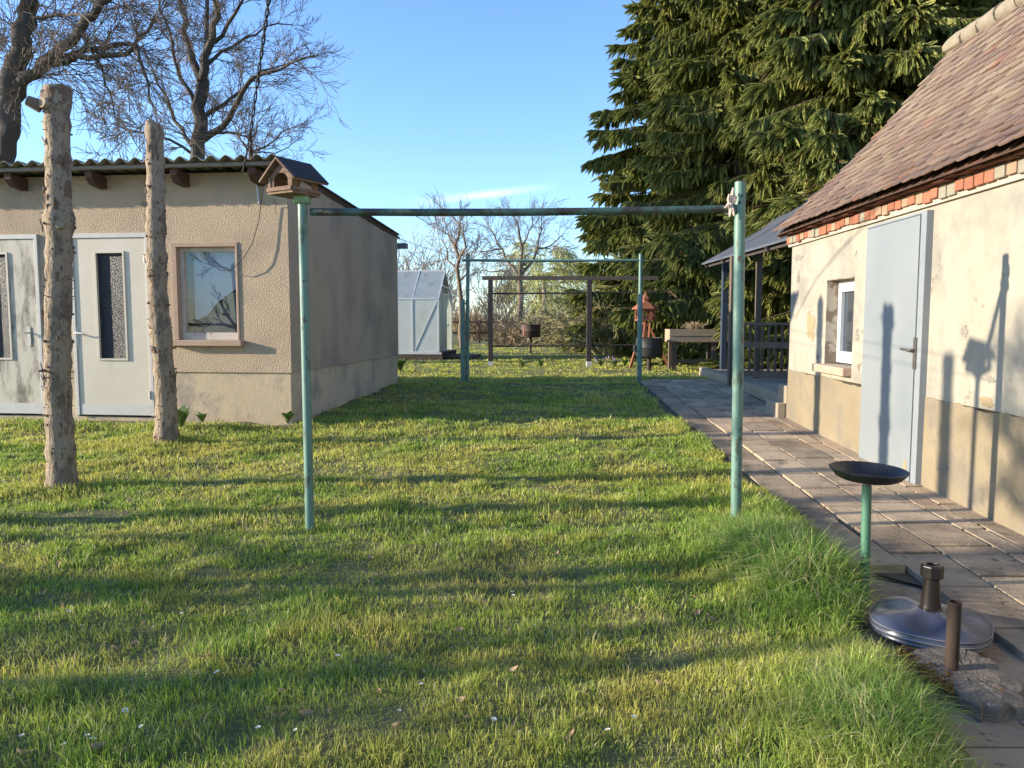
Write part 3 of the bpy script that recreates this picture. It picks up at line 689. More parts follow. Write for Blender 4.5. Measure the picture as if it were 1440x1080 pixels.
    for r_ in range(rows):
        s0 = r_ / rows
        x0, z0 = prof(s0 - .004); x1, z1 = prof(min(s0 + 1.75 / rows, 1.02)); dx, dz = x1 - x0, z1 - z0; Ln = math.hypot(dx, dz); dx /= Ln; dz /= Ln
        nx_, nz_ = -dz, dx
        y = yy0 + (tw / 2 if r_ % 2 else 0)
        while y < Y1 + .14:
            up = r_ / rows
            stripe = float(fbm(np.array([y * .9 + up * 1.2]), np.array([up * 2.2]), 77)[0])
            k = rng.random()
            wts = [1.6, 1.0, 1.2, .5 + up * 2.2, .2 + up * 2.6, .5 if r_ < 4 else .12, .6, .3 + up * 2]
            if stripe > .55: wts = [q * (2 if j in (0, 1, 6) else .5) for j, q in enumerate(wts)]
            c = rng.choices(pal, wts)[0]; q = rng.uniform(.88, 1.12); av = sum(wts); mean = [sum(p_[j] * w_ for p_, w_ in zip(pal, wts)) / av for j in range(3)]; c = tuple((v * .55 + m_ * .45) * q for v, m_ in zip(c, mean))
            jy = rng.uniform(-.004, .004); jt = rng.uniform(-.006, .008); th = .012
            lift0 = .026 + rng.uniform(0, .010); lift1 = .004
            hw = tw / 2 - .002
            pts = [(-hw, Ln * .995), (-hw, .045 + jt), (-hw * .72, .016 + jt), (-hw * .3, .002 + jt), (hw * .3, .002 + jt), (hw * .72, .016 + jt), (hw, .045 + jt), (hw, Ln * .995)]
            vs = []
            for b in (0, 1):
                for a, s_ in pts:
                    lf_ = lift0 + (lift1 - lift0) * s_ / Ln + (th if b else 0) - .012
                    vs.append((x0 + dx * s_ + nx_ * lf_, y + a + jy, z0 + dz * s_ + nz_ * lf_))
            m = 8
            tl.add(vs, [tuple(range(m - 1, -1, -1)), tuple(range(m, 2 * m))] + [(i, (i + 1) % m, (i + 1) % m + m, i + m) for i in range(m)], c)
            y += tw
    rf = tl.build('roof', M['tile'], t, colattr=True)
    rd = MB(); y = -3.6; rr = random.Random(5)
    while y < Y1 + .1:
        L = .34; pts = []
        z_ = rz + .045 + rr.uniform(-.01, .01)
        rd.tube([(rx, y, z_ - .03), (rx, y + L * .5, z_ - .024), (rx, y + L + .03, z_ - .018)], [.115, .108, .10], 12, jit=.12, rng=rr); y += L
    rd.build('ridge', M['ridge'], rf, smooth=True)
    vb = MB(); 
    for i in range(n):
        a = prof(i / n); b = prof((i + 1) / n)
        vb.beam((a[0] + .06, Y1 + .095, a[1] - .05), (b[0] + .06, Y1 + .095, b[1] - .05), .02, .07)
    vb.build('verge_board', M['batten'], rf)
    # steps at the far corner
    st = MB(); st.box((-.02, Y1 + .005, 0), (.6, Y1 + .32, .60)); st.box((-.12, Y1 + .005, 0), (-.022, Y1 + .5, .39)); st.build('corner_step', M['concrete'], t, bevel=.012)
    return t
house = make_house()

# ------------------------------------------------------------------ veranda behind the house
def make_veranda():
    t = thing('veranda', 'open veranda with a dark sheet lean-to roof beyond the cream house', 'veranda', (3.75, 12.0, .3))
    W = lambda: MB('world')
    ex, ez = 3.77, 2.49; sl = math.tan(R(32))
    r = W(); ys = [9.55, 11.5, 13.4, 15.4]; xs = [0, .5, 1.1, 1.9, 2.6]; vs = []; fs = []
    for b in (0, .035):
        for y in ys:
            for x in xs: vs.append((ex + x, y, ez + x * sl - .05 * math.sin(math.pi * min(x / 1.9, 1)) + b))
    nx, ny = len(xs), len(ys); o = nx * ny
    for j in range(ny - 1):
        for i in range(nx - 1):
            a = j * nx + i; fs += [(a, a + nx, a + nx + 1, a + 1), (a + o, a + o + 1, a + o + nx + 1, a + o + nx)]
    for i in range(nx - 1): a = (ny - 1) * nx + i; fs += [(i, i + 1, i + 1 + o, i + o), (a + 1, a, a + o, a + 1 + o)]
    for j in range(ny - 1): a = j * nx; fs += [(a + nx, a, a + o, a + nx + o), (a + nx - 1, a + 2 * nx - 1, a + 2 * nx - 1 + o, a + nx - 1 + o)]
    r.add(vs, fs); rf = r.build('roof', M['bitumen'], t)
    e = W(); e.beam((ex + .10, 9.7, ez - .02), (ex + .10, 15.3, ez - .02), .05, .07); e.build('eaves_beam', M['trellis_dark'], t)
    for y in (10.4, 11.6, 12.8, 14.0, 15.2):
        q = W(); q.beam((ex + .02, y, ez - .03), (ex + 2.5, y, ez - .03 + 2.48 * sl - .03), .06, .09); q.build('rafter', M['trellis_dark'], t)
    def post(u, v, Y, w, m, top):
        p = at(u, v, Y); q = W(); q.box((p.x - w / 2, Y - w / 2, slope(Y) - .05), (p.x + w / 2, Y + w / 2, top)); q.build('post', M[m], t, bevel=.006)
    post(1017, 500, 15.3, .11, 'navy_post', 2.55); post(1029, 500, 12.9, .11, 'grey_wood', 2.46); post(1065, 480, 13.0, .09, 'grey_wood', 2.62)
    post(1136, 480, 12.2, .10, 'grey_wood', 3.3)
    k = W(); k.beam((3.72, 9.95, .22), (3.78, 15.2, .30), .14, .34); k.build('kerb', M['concrete'], t, bevel=.01)
    f = W(); f.box((3.86, 9.9, .1), (6.4, 15.6, .42)); f.build('platform', M['concrete'], t)
    # railing
    A = Vector((3.80, 12.75, 0)); B = Vector((4.62, 11.75, 0))
    for z, h in ((1.34, .045), (1.00, .10), (.52, .09)):
        q = W(); q.beam(A + Vector((0, 0, z)), B + Vector((0, 0, z)), .03, h); q.build('rail', M['grey_wood'], t)
    for i in range(11):
        p = A.lerp(B, (i + .5) / 11); q = W(); q.box((p.x - .018, p.y + .017, .50), (p.x + .018, p.y + .037, 1.33)); q.build('baluster', M['grey_wood'], t)
    return t
make_veranda()

# ------------------------------------------------------------------ wash-line frames
def make_near_frame():
    bl = ong(436, 745); br = ong(1035, 745)
    t = thing('clothesline_stand', 'nearer green steel washing frame whose left post carries a bird table', 'washing frame', ((bl.x + br.x) / 2, bl.y, bl.z))
    tl = at(425, 276, bl.y); tr = at(1041, 256, br.y)
    for b, a in ((bl, tl), (br, tr)):
        m = MB('world'); r = .029 if b is bl else .034
        m.tube([b + Vector((0, 0, -.15)), b.lerp(a, .5), a], r, 16); p = m.build('pole', M['green_paint'], t, smooth=True)
        if b is br:
            h = MB('world'); h.lathe([(r * .8, 0), (r * .8, .004)], a + Vector((0, 0, .002)), 12); h.build('cap', M['dark_gap'], p)
            for k, zz in enumerate((-.09, -.13)):
                hb = MB('world'); c = a + Vector((.004 - .012 * k, -r - .001, zz)); hb.tube([c, c + Vector((0, .004, 0))], .007, 8); hb.build('bolt', M['dark_gap'], p)
    c0 = at(432, 298, bl.y); c1 = at(1035, 293.5, br.y)
    mid = c0.lerp(c1, .5) + Vector((0, 0, -.012))
    m = MB('world'); m.tube([c0 + Vector((.02, 0, 0)), c0.lerp(c1, .25) - Vector((0, 0, .008)), mid, c0.lerp(c1, .75) - Vector((0, 0, .008)), c1], .0235, 16); m.build('crossbar', M['green_dark'], t, smooth=True)
    m = MB('world'); m.box((tl.x - .045, tl.y - .045, tl.z - .045), (tl.x + .045, tl.y + .045, tl.z)); m.build('mounting_plate', M['green_plate'], t, bevel=.004)
    # knotted rag
    rt = c1 + Vector((-.045, -.0, .0)); rg = random.Random(2)
    m = MB('world')
    loop = [rt + Vector((.012 * math.sin(a * 2) , .031 * math.cos(a), .031 * math.sin(a))) for a in [2 * math.pi * k / 14 for k in range(15)]]
    m.tube(loop, .009, 7)
    k0 = rt + Vector((.0, -.035, .02))
    for dx, dz in ((.02, .075), (-.015, .06), (.035, .05), (-.04, -.02), (-.005, -.075), (.02, -.07), (.012, .10)):
        m.tube([k0, k0 + Vector((dx * .5 + rg.uniform(-.01, .01), -.012, dz * .5)), k0 + Vector((dx, -.004 + rg.uniform(-.02, .01), dz))], [.010, .012, .005], 6)
    m.tube([k0 + Vector((-.012, 0, 0)), k0, k0 + Vector((.012, 0, .004))], [.008, .017, .008], 8)
    o = m.build('rag', M['rag'], None, smooth=True); tag(o, 'pale pink knotted rag tied at the end of the green crossbar', 'rag')
    return t, tl, c0, c1
near_frame, TL, C0, C1 = make_near_frame()

def make_far_frame():
    Y = 13.7
    bl = at(657, 537, Y); br = at(899, 534, Y)
    t = thing('clothesline_stand', 'farther green steel washing frame standing in the shaded lawn', 'washing frame', ((bl.x + br.x) / 2, Y, .3))
    for b, (u, v) in ((bl, (658, 357)), (br, (901, 357))):
        a = at(u, v, Y); b = Vector((b.x, b.y, .25)); m = MB('world'); m.tube([b, a], .033, 12); p = m.build('pole', M['green_paint'], t, smooth=True)
        lo = MB('world')
        if u < 700: lo.box((b.x - .115, Y - .04, .22), (b.x - .035, Y + .05, at(656, 421, Y).z)); lo.build('stub_post', M['green_paint'], p, bevel=.006)
        else: lo.tube([b, b.lerp(a, .70)], .046, 12); lo.build('socket', M['green_paint'], p, smooth=True)
    c0 = at(650, 366, Y); c1 = at(906, 366, Y); m = MB('world'); m.tube([c0, c0.lerp(c1, .5) - Vector((0, 0, .01)), c1], .024, 12); m.build('crossbar', M['green_paint'], t, smooth=True)
    return c0, c1
F0, F1 = make_far_frame()
def wire(name, pts, r, m, label, cat, group=None, n=5):
    mb = MB(); mb.tube(pts, r, n); return tag(mb.build(name, m), label, cat, group)
def sag(a, b, s, n=14):
    return [a.lerp(b, k / n) - Vector((0, 0, s * 4 * (k / n) * (1 - k / n))) for k in range(n + 1)]
wire('washing_line', sag(C0.lerp(C1, .055), at(660, 367, 13.7), .03), .003, M['steel_wire'], 'thin washing line from the left end of the near crossbar to the far left post', 'washing line')
wire('washing_line', sag(C0.lerp(C1, .235), at(706, 367, 13.7), .03), .003, M['steel_wire'], 'thin washing line starting further along the near crossbar', 'washing line')

# ------------------------------------------------------------------ bird table on the left post
def make_bird_table():
    a = R(-30)
    t = thing('bird_table', 'weathered open wooden bird house with a black felt roof on the green post', 'bird house', TL + Vector((-.05, .0, .001)), a); t.scale = (.86, .86, .9)
    w, d, h = .225, .25, .105; hg = .105; th = .012
    f = MB(); f.box((-w / 2 - .01, -d / 2 - .01, 0), (w / 2 + .01, d / 2 + .01, .016)); f.build('floor', M['old_board'], t, bevel=.002)
    e = MB()
    e.box((-w / 2 - .006, -d / 2 - .022, .017), (w / 2 + .006, -d / 2 - .011, .045)); e.box((-w / 2 - .006, d / 2 + .011, .017), (w / 2 + .006, d / 2 + .022, .045))
    e.box((w / 2 + .011, -d / 2 - .01, .017), (w / 2 + .022, d / 2 + .01, .04)); e.box((-w / 2 - .022, -d / 2 - .01, .017), (-w / 2 - .011, d / 2 + .01, .04))
    e.build('tray_edge', M['old_board'], t, bevel=.002)
    def gable(y):
        arch = [(.07 * math.cos(q), .085 + .055 * math.sin(q)) for q in [math.pi * k / 12 for k in range(13)]]
        poly = [(-w / 2, .017), (-.07, .017)] + [(-x, z) for x, z in arch] + [(.07, .017), (w / 2, .017), (w / 2, h + .017), (0, h + hg), (-w / 2, h + .017)]
        m = MB(); m.prism(poly, y, y + th); m.build('gable_panel', M['old_board'], t)
    gable(-d / 2); gable(d / 2 - th)
    RZ = Matrix.Rotation(R(90), 4, 'Z')
    for x in (-w / 2, w / 2 - th):
        dd = d / 2 - th - .001; ar = .075
        arch = [(ar * math.cos(q), .05 + .05 * math.sin(q)) for q in [math.pi * k / 12 for k in range(13)]]
        poly = [(-dd, .017), (-ar, .017)] + [(-p, z) for p, z in arch] + [(ar, .017), (dd, .017), (dd, h + .012), (-dd, h + .012)]
        m = MB(); m.prism(poly, -x - th, -x, RZ); m.build('side_panel', M['old_board'], t)
    for sgn in (-1, 1):
        m = MB(); x1, z1 = sgn * (w / 2 + .055), h + .017 - .045; ap = h + hg + .014
        sl_ = [(0, ap), (x1, z1 + .003), (x1 + sgn * .006, z1 + .013), (0, ap + .015)]
        m.prism(sl_, -d / 2 - .045, d / 2 + .045); rr = m.build('roof', M['old_board'], t)
        m = MB(); sl2 = [(sgn * .001, ap + .016), (x1 + sgn * .007, z1 + .0145), (x1 + sgn * .010, z1 + .019), (sgn * .001, ap + .021)]
        m.prism(sl2, -d / 2 - .04, d / 2 + .047); m.build('felt', M['felt'], rr)
    for xa, xb in ((w / 2 - .016, w / 2 + .006), (-w / 2 - .004, -w / 2 + .018)):
        m = MB(); m.box((xa, -d / 2 - .010, .017), (xb, -d / 2 - .0005, h + .01)); m.build('corner_post', M['old_board'], t)
    m = MB(); m.tube([(-.10, -.13, .0), (-.06, -.14, -.03), (-.045, -.13, -.07), (-.055, -.135, -.11), (-.04, -.13, -.14)], .0022, 5); m.build('loose_string', M['black_cable'], t)
make_bird_table()

# ------------------------------------------------------------------ cables at the shed corner
def make_cables():
    # insulated twisted supply cable rising from a hook on the end rafter
    h = locpt(shed, 341, 243, 1, -.40); Wm = wmat(shed); hook = Wm @ h
    ctrl = [hook, at(347, 215, 8.25), at(353, 180, 7.9), at(360, 130, 7.3), at(367, 80, 6.7), at(374, 30, 6.1), at(379, -10, 5.6), at(388, -140, 4.2)]
    pts = []
    for i in range(len(ctrl) - 1):
        for k in range(14): pts.append(ctrl[i].lerp(ctrl[i + 1], k / 14))
    mb = MB()
    for ph in (0, math.pi):
        q = []
        for i, p in enumerate(pts):
            a = i * .55 + ph; rr = .011 if i > 14 else .005
            q.append(p + Vector((math.cos(a) * rr, math.sin(a) * rr * .5, 0)))
        mb.tube(q, .0075, 5)
    tag(mb.build('supply_cable', M['black_cable'], None, smooth=True), 'twisted black supply cable rising from the shed eaves into the sky', 'cable')
    e = Wm @ locpt(shed, 362, 258, 1, -.02)
    wire('steel_stay', [hook, hook.lerp(e, .5), e], .006, M['steel_wire'], 'short grey wire stay from the cable hook to the conduit on the shed', 'stay')
    a = [locpt(shed, u, v, 1, y) for u, v, y in ((368, 240, -.28), (371, 262, -.16), (367, 285, -.05), (364, 310, -.05), (355, 342, -.06), (343, 362, -.07), (333, 373, -.07), (322, 381, -.06), (310, 380, -.05), (296, 372, -.05), (283, 360, -.03), (278, 351, -.02))]
    wire('loose_cable', [Wm @ p for p in a], .0045, M['black_cable'], 'thin loose black cable hanging down the shed wall across the window', 'cable')
make_cables()

# ------------------------------------------------------------------ barkless tree posts
def trunk_post(base, top, r0, r1, seed, label, bulges=(), extra=None):
    rng = random.Random(seed)
    t = thing('tree_trunk', label, 'tree trunk', base)
    H = (top - base).length; n = 46; pts = []; rad = []
    kn = [.07 * k + rng.uniform(-.015, .015) + .06 for k in range(14)]
    for i in range(n + 1):
        s_ = i / n; p = Vector((0, 0, -.12)).lerp(top - base, s_)
        p += Vector((.022 * math.sin(s_ * 7 + seed), .02 * math.cos(s_ * 6), 0)) * min(1, s_ * 4) * (1 - .6 * s_)
        r = r0 + (r1 - r0) * s_ ** .8 + r0 * .42 * math.exp(-s_ * 16)
        for k in kn: r += .013 * math.exp(-((s_ - k) / .012) ** 2)
        for c, a in bulges: r += a * math.exp(-((s_ - c) / .02) ** 2)
        pts.append(p); rad.append(r)
    m = MB(); m.tube(pts, rad, 22, jit=.035, rng=rng)
    for i in range(n):
        near_k = min(abs((i + .5) / n - k) for k in kn)
        for k in range(22):
            if near_k < .013 and rng.random() < .10: m.mi[i * 22 + k] = 1
    # snags of cut branches in whorls
    sn = m; m.cur = 1
    for k in kn:
        if k > .97: continue
        i = int(k * n); p = pts[i]; r = rad[i]
        for _ in range(rng.randint(5, 9)):
            a = rng.uniform(0, 2 * math.pi); d = Vector((math.cos(a), math.sin(a), rng.uniform(-.1, .35))); q = p + d * (r * .85) + Vector((0, 0, rng.uniform(-.03, .03)))
            L = rng.uniform(.010, .032) if rng.random() < .95 else rng.uniform(.05, .09); w = rng.uniform(.008, .02)
            sn.tube([q, q + d * L], [w, w * .65], 7)
    for _ in range(int(60 * H)):
        s_ = rng.uniform(.05, .96); i = int(s_ * n); a = rng.uniform(0, 2 * math.pi); d = Vector((math.cos(a), math.sin(a), rng.uniform(0, .3))); q = pts[i] + d * rad[i] * .93
        sn.tube([q, q + d * rng.uniform(.008, .025)], [rng.uniform(.004, .008), .003], 5)
    # bark tatters
    bk = m
    for _ in range(int(5 * H)):
        s_ = rng.choice((rng.uniform(.72, .95), rng.uniform(.05, .95))); i = int(s_ * n); a = rng.uniform(0, 2 * math.pi); r = rad[i] + .003; L = rng.uniform(.04, .15); w = rng.uniform(.10, .35)
        vs = []
        for zz, wk, lift in ((0, 1, 0), (.5, .8, .003), (1, .35, .014)):
            for g in (-1, 0, 1):
                an = a + g * w * wk; vs.append(pts[i] + Vector((math.cos(an) * (r + lift), math.sin(an) * (r + lift), L * (zz - .5) + (0 if g else .01))))
        vs2 = [v + Vector((v.x - pts[i].x, v.y - pts[i].y, 0)) * .04 for v in vs]
        bk.add(vs + vs2, [(0, 1, 4, 3), (1, 2, 5, 4), (3, 4, 7, 6), (4, 5, 8, 7), (9, 12, 13, 10), (10, 13, 14, 11), (12, 15, 16, 13), (13, 16, 17, 14)] + [(0, 9, 10, 1), (1, 10, 11, 2), (6, 7, 16, 15), (7, 8, 17, 16), (0, 3, 12, 9), (3, 6, 15, 12), (2, 11, 14, 5), (5, 14, 17, 8)])
    if extra: extra(m, pts, rad)
    o = m.build('stem', [M['bark'], M['bark_dark'], M['cut_wood']], t, smooth=True)
    return t, pts, rad
b1 = ong(86, 686); t1 = at(79, 122, b1.y); b1.z = gz(b1.x, b1.y)
def top1(m, pts, rad):
    m.cur = 1; top = pts[-1]; rg = random.Random(9)
    for k in range(7):
        a = k * .9 + .3; q = top + Vector((math.cos(a) * .058, math.sin(a) * .058, -.10)); m.tube([q, q + Vector((math.cos(a) * .02, math.sin(a) * .02, rg.uniform(.06, .125)))], [.048, .035], 9, jit=.15, rng=rg)
    m.tube([top + Vector((-.08, -.06, -.16)), top + Vector((-.165, -.09, -.12))], [.05, .04], 9, jit=.1, rng=rg)
    m.cur = 2
    q = top + Vector((-.035, -.085, -.145)); m.tube([q, q + Vector((-.012, -.028, .004))], [.045, .04], 12)
    q = pts[31] + Vector((.05, -.072, 0)); m.tube([q, q + Vector((.012, -.03, .006))], [.035, .03], 12)
trunk_post(b1, t1, .096, .082, 3, 'thicker peeled spruce trunk standing upright on the lawn before the shed doors', ((.69, .022), (.965, .02), (.50, .008)), top1)
b2 = ong(234, 626); t2 = at(215, 176, b2.y); b2.z = gz(b2.x, b2.y)
def top2(m, pts, rad):
    m.cur = 2; q = pts[int(.78 * 46)] + Vector((-.06, -.03, 0)); m.tube([q, q + Vector((-.05, -.02, .02))], [.032, .027], 10)
    m.cur = 0; q = pts[-1]; m.tube([q + Vector((-.02, 0, -.04)), q + Vector((-.035, -.01, .045))], [.055, .04], 9)
trunk_post(b2, t2, .100, .078, 7, 'thinner leaning spruce trunk between the cream door and the shed window', ((.38, .018), (.70, .010), (.60, .01)), top2)
b3 = Vector((-4.9, 4.88, gz(-4.9, 4.88)))
trunk_post(b3, b3 + Vector((-.03, .02, 3.12)), .10, .075, 11, 'spruce trunk standing on the lawn outside the left edge of the view', ())

# ------------------------------------------------------------------ frying-pan bird bath, umbrella base, pipe in a stone
def make_bath():
    b = ong(1217, 832); b.z = gz(b.x, b.y) - .02
    top = at(1219, 683, b.y)
    t = thing('bird_bath', 'black old pan on a green steel post as a bird bath', 'bird bath', b)
    m = MB('world'); m.tube([b - Vector((0, 0, .1)), top], .0235, 14); m.build('post', M['post_green'], t, smooth=True)
    m = MB('world'); m.tube([top, top + Vector((0, 0, .035))], .018, 12); m.build('neck', M['iron'], t, smooth=True)
    m = MB(); c = (0, 0, 0)
    m.lathe([(.03, 0), (.128, .002), (.155, .014), (.182, .046), (.187, .052), (.181, .055), (.176, .048), (.150, .018), (.12, .008), (.02, .006)], c, 44)
    o = m.build('pan', M['pan_black'], t, smooth=True); o.location = top - b + Vector((.004, 0, .032)); o.rotation_euler = (R(2), R(1.5), 0)
make_bath()
def make_base():
    c = ong(1313, 893); c.x -= .02; c.z = .024
    t = thing('umbrella_base', 'dark blue plastic parasol base with a brown tube lying on the paving', 'parasol base', c, R(12)); t.scale = (.88, .88, .9)
    def fr(th, r, z):
        lob = math.cos(4 * th); k = 1 + .035 * lob * (r / .28)
        rise = 0
        if z > .06: rise = .020 * lob * math.exp(-((r - .17) / .07) ** 2) + .006 * lob * math.exp(-((r - .25) / .03) ** 2)
        return r * k, z + rise
    prof = [(.02, 0), (.262, 0), (.276, .012), (.272, .018), (.272, .03), (.280, .036), (.276, .044), (.274, .056), (.279, .062), (.272, .070), (.255, .079), (.225, .084), (.185, .090), (.14, .097), (.095, .106), (.072, .114), (.062, .118), (.01, .118)]
    m = MB(); m.lathe(prof, (0, 0, 0), 96, fr); bd = m.build('body', M['navy_plastic'], t, smooth=True)
    for z in (.034, .060):
        q = MB(); ring = [Vector((math.cos(a) * fr(a, .2805, z)[0], math.sin(a) * fr(a, .2805, z)[0], z + .003)) for a in [2 * math.pi * k / 64 for k in range(65)]]
        q.tube(ring, .002, 5, cap=False); q.build('rim_line', M['rim_light'], bd)
    q = MB(); q.lathe([(.055, .112), (.055, .122), (.048, .126), (.036, .26), (.036, .275), (.03, .275), (.03, .15)], (0, 0, 0), 20, None); q.build('tube', M['brown_plastic'], t, smooth=True)
    q = MB(); q.lathe([(.046, .272), (.053, .278), (.053, .335), (.047, .340), (.030, .340), (.030, .30)], (0, 0, 0), 8); q.build('collar', M['brown_plastic'], t, bevel=.004)
make_base()
def make_stone():
    rng = random.Random(6)
    out = [(1262, 925), (1290, 912), (1345, 905), (1392, 925), (1442, 968), (1438, 990), (1375, 990), (1325, 960)]
    zt = .055
    pts = []
    for u, v in out:
        r = ray(u, v); tt = (zt - EYE) / r.z; pts.append(Vector((r.x * tt, r.y * tt, zt)))
    c = sum(pts, Vector()) / len(pts)
    t = thing('stepping_stone', 'mossy flat stone slab at the lawn corner holding a rusty pipe', 'stone slab', (c.x, c.y, 0))
    fine = []
    for i in range(len(pts)):
        for k in range(5): fine.append(pts[i].lerp(pts[(i + 1) % len(pts)], k / 5) + Vector((rng.uniform(-.012, .012), rng.uniform(-.012, .012), 0)))
    n = len(fine); vs = []; fs = []
    for s_, z in ((1.0, -.09), (1.02, -.02), (1.0, zt - .012), (.96, zt), (.6, zt + .006), (.25, zt + .004)):
        for p in fine: vs.append(Vector((c.x + (p.x - c.x) * s_, c.y + (p.y - c.y) * s_, z + rng.uniform(-.002, .002))))
    for j in range(5):
        for i in range(n): fs.append((j * n + i, j * n + (i + 1) % n, (j + 1) * n + (i + 1) % n, (j + 1) * n + i))
    fs.append(tuple(range(5 * n, 6 * n))); m = MB('world'); m.add(vs, fs); m.build('slab', M['stone'], t, bevel=.006)
    ms = MB('world')
    for _ in range(1000):
        u = rng.uniform(1262, 1340); v = 920 + (u - 1262) * .52 + rng.uniform(-10, 14); r = ray(u, v); tt = (zt - EYE) / r.z; q = Vector((r.x * tt, r.y * tt, zt + rng.uniform(-.012, .006)))
        w = rng.uniform(.003, .009); ms.lathe([(w, -.004), (w * .8, w * .4), (w * .3, w * .75)], q, 6)
    ms.build('moss', M['moss'], t, smooth=True)
    b = ong(1338, 941); b = Vector((b.x, b.y, zt)); r = ray(1338, 941); tt = (zt - EYE) / r.z; b = Vector((r.x * tt, r.y * tt, zt - .03)); a = at(1337, 846, b.y)
    p = MB(); p.lathe([(.0245, 0), (.0245, (a - b).z), (.018, (a - b).z), (.018, (a - b).z - .06)], (0, 0, 0), 18); o = p.build('iron_pipe', M['rust'], None, smooth=True); o.location = b
    tag(o, 'short rusty iron pipe standing upright in the mossy stone slab', 'pipe')
make_stone()

# ------------------------------------------------------------------ garden things at the back
def make_trellis():
    Y = 18.3
    t = thing('trellis', 'dark timber and wire trellis with white post feet across the back lawn', 'trellis', (at(770, 515, Y).x, Y, .3))
    for u0, v0, u1 in ((690, 516, 689), (828, 514, 827)):
        a = at(u0, v0, Y); b = at(u1, 392, Y); w = .055
        m = MB('world'); m.box((a.x - w, Y - w, .42), (a.x + w, Y + w, b.z)); p = m.build('post', M['trellis_dark'], t)
        m = MB('world'); m.box((a.x - w * 1.05, Y - w * 1.05, .2), (a.x + w * 1.05, Y + w * 1.05, .42)); m.build('foot', M['white_foot'], p)
    m = MB('world'); m.beam(at(678, 391, Y), at(925, 391, Y), .11, .09); m.build('top_beam', M['grey_wood'], t)
    for v in (413, 487): m = MB('world'); m.tube([at(690, v, Y), at(828, v - 1, Y), at(922, v - 2, Y)], .022, 6); m.build('rail', M['trellis_dark'], t)
make_trellis()
def drum(u, vt, vb, vpost, Y, r, m, label):
    c = at(u, (vt + vb) / 2, Y); hb, ht = at(u, vb, Y).z, at(u, vt, Y).z; z0 = slope(Y)
    t = thing('barrel_grill', label, 'barrel grill', (c.x, Y, z0))
    q = MB('world'); h = ht - hb
    q.lathe([(r * .96, 0), (r, .015), (r, h * .45), (r * 1.025, h * .48), (r, h * .52), (r, h - .015), (r * 1.02, h), (r * .97, h), (r * .96, .05), (.02, .05)], (c.x, Y, hb), 36); d = q.build('drum', M[m], t, smooth=True)
    q = MB('world'); q.tube([(c.x, Y, z0 - .1), (c.x, Y, hb)], .045, 10); q.build('post', M['trellis_dark'], t)
    q = MB('world'); q.box((c.x - r - .05, Y - .12, hb + h * .25), (c.x - r - .003, Y + .02, hb + h * .6)); q.build('flap', M[m], d)
    if m == 'rust_drum':
        q = MB('world'); q.beam((c.x - r * .72, Y - r * .73, hb + .04), (c.x - r * .72, Y - r * .73, ht - .05), .03, .008, up=(.7, .7, 0)); q.build('strap', M['red_wood'], d)
drum(746, 456, 474, 497, 24.5, .31, 'rust_drum', 'brown rusty half barrel grill on a thin post in the sunlit back lawn')
drum(913, 475, 501, 521, 16.6, .29, 'black_drum', 'black half barrel grill on a post beside the far washing frame')

def make_red_house():
    Y = 17.6; c = at(907, 470, Y); zf = at(907, 451, Y).z
    t = thing('bird_feeder', 'red wooden bird feeder with a peaked roof on splayed legs', 'bird feeder', (c.x, Y, .3))
    m = MB('world'); m.lathe([(.20, zf), (.24, zf), (.24, zf + .03), (.20, zf + .03)], (c.x, Y, 0), 6); m.build('tray', M['red_wood'], t)
    w = MB('world')
    for k in range(6):
        a = k * math.pi / 3; b = a + math.pi / 3; p = Vector((c.x + .2 * math.cos(a), Y + .2 * math.sin(a), 0)); q = Vector((c.x + .2 * math.cos(b), Y + .2 * math.sin(b), 0))
        w.beam(p + Vector((0, 0, zf + .07)), q + Vector((0, 0, zf + .07)), .02, .08); w.beam(p + Vector((0, 0, zf + .25)), q + Vector((0, 0, zf + .25)), .02, .05)
        w.box((p.x - .03, p.y - .03, zf + .03), (p.x + .03, p.y + .03, zf + .27))
    w.build('wall', M['red_wood'], t)
    m = MB('world'); z = zf + .26; m.lathe([(.31, z), (.31, z + .02), (.17, z + .13), (.085, z + .17), (.085, z + .24), (.12, z + .24), (.02, z + .34), (.015, z + .40)], (c.x, Y, 0), 6); m.build('roof', M['red_wood'], t)
    for du, v in ((-22, 517), (36, 513), (4, 505)):
        f = at(907 + du, v, Y + (1.0 if du == 4 else -.1)); f.z = .25; m = MB('world'); m.beam((c.x + .0, Y, zf + .05), f, .05, .05); m.build('leg', M['red_wood'], t)
    m = MB('world'); 
    for k in (0, 1): m.beam((c.x - .03 + k * .12, Y - .14, zf - .0), (c.x - .12 + k * .12, Y - .36, zf - .62), .035, .05)
    for k in range(4): m.beam((c.x - .05 - k * .025, Y - .18 - .05 * k, zf - .10 - .14 * k), (c.x + .07 - k * .025, Y - .18 - .05 * k, zf - .10 - .14 * k), .03, .03)
    m.build('ladder', M['red_wood'], t)
make_red_house()
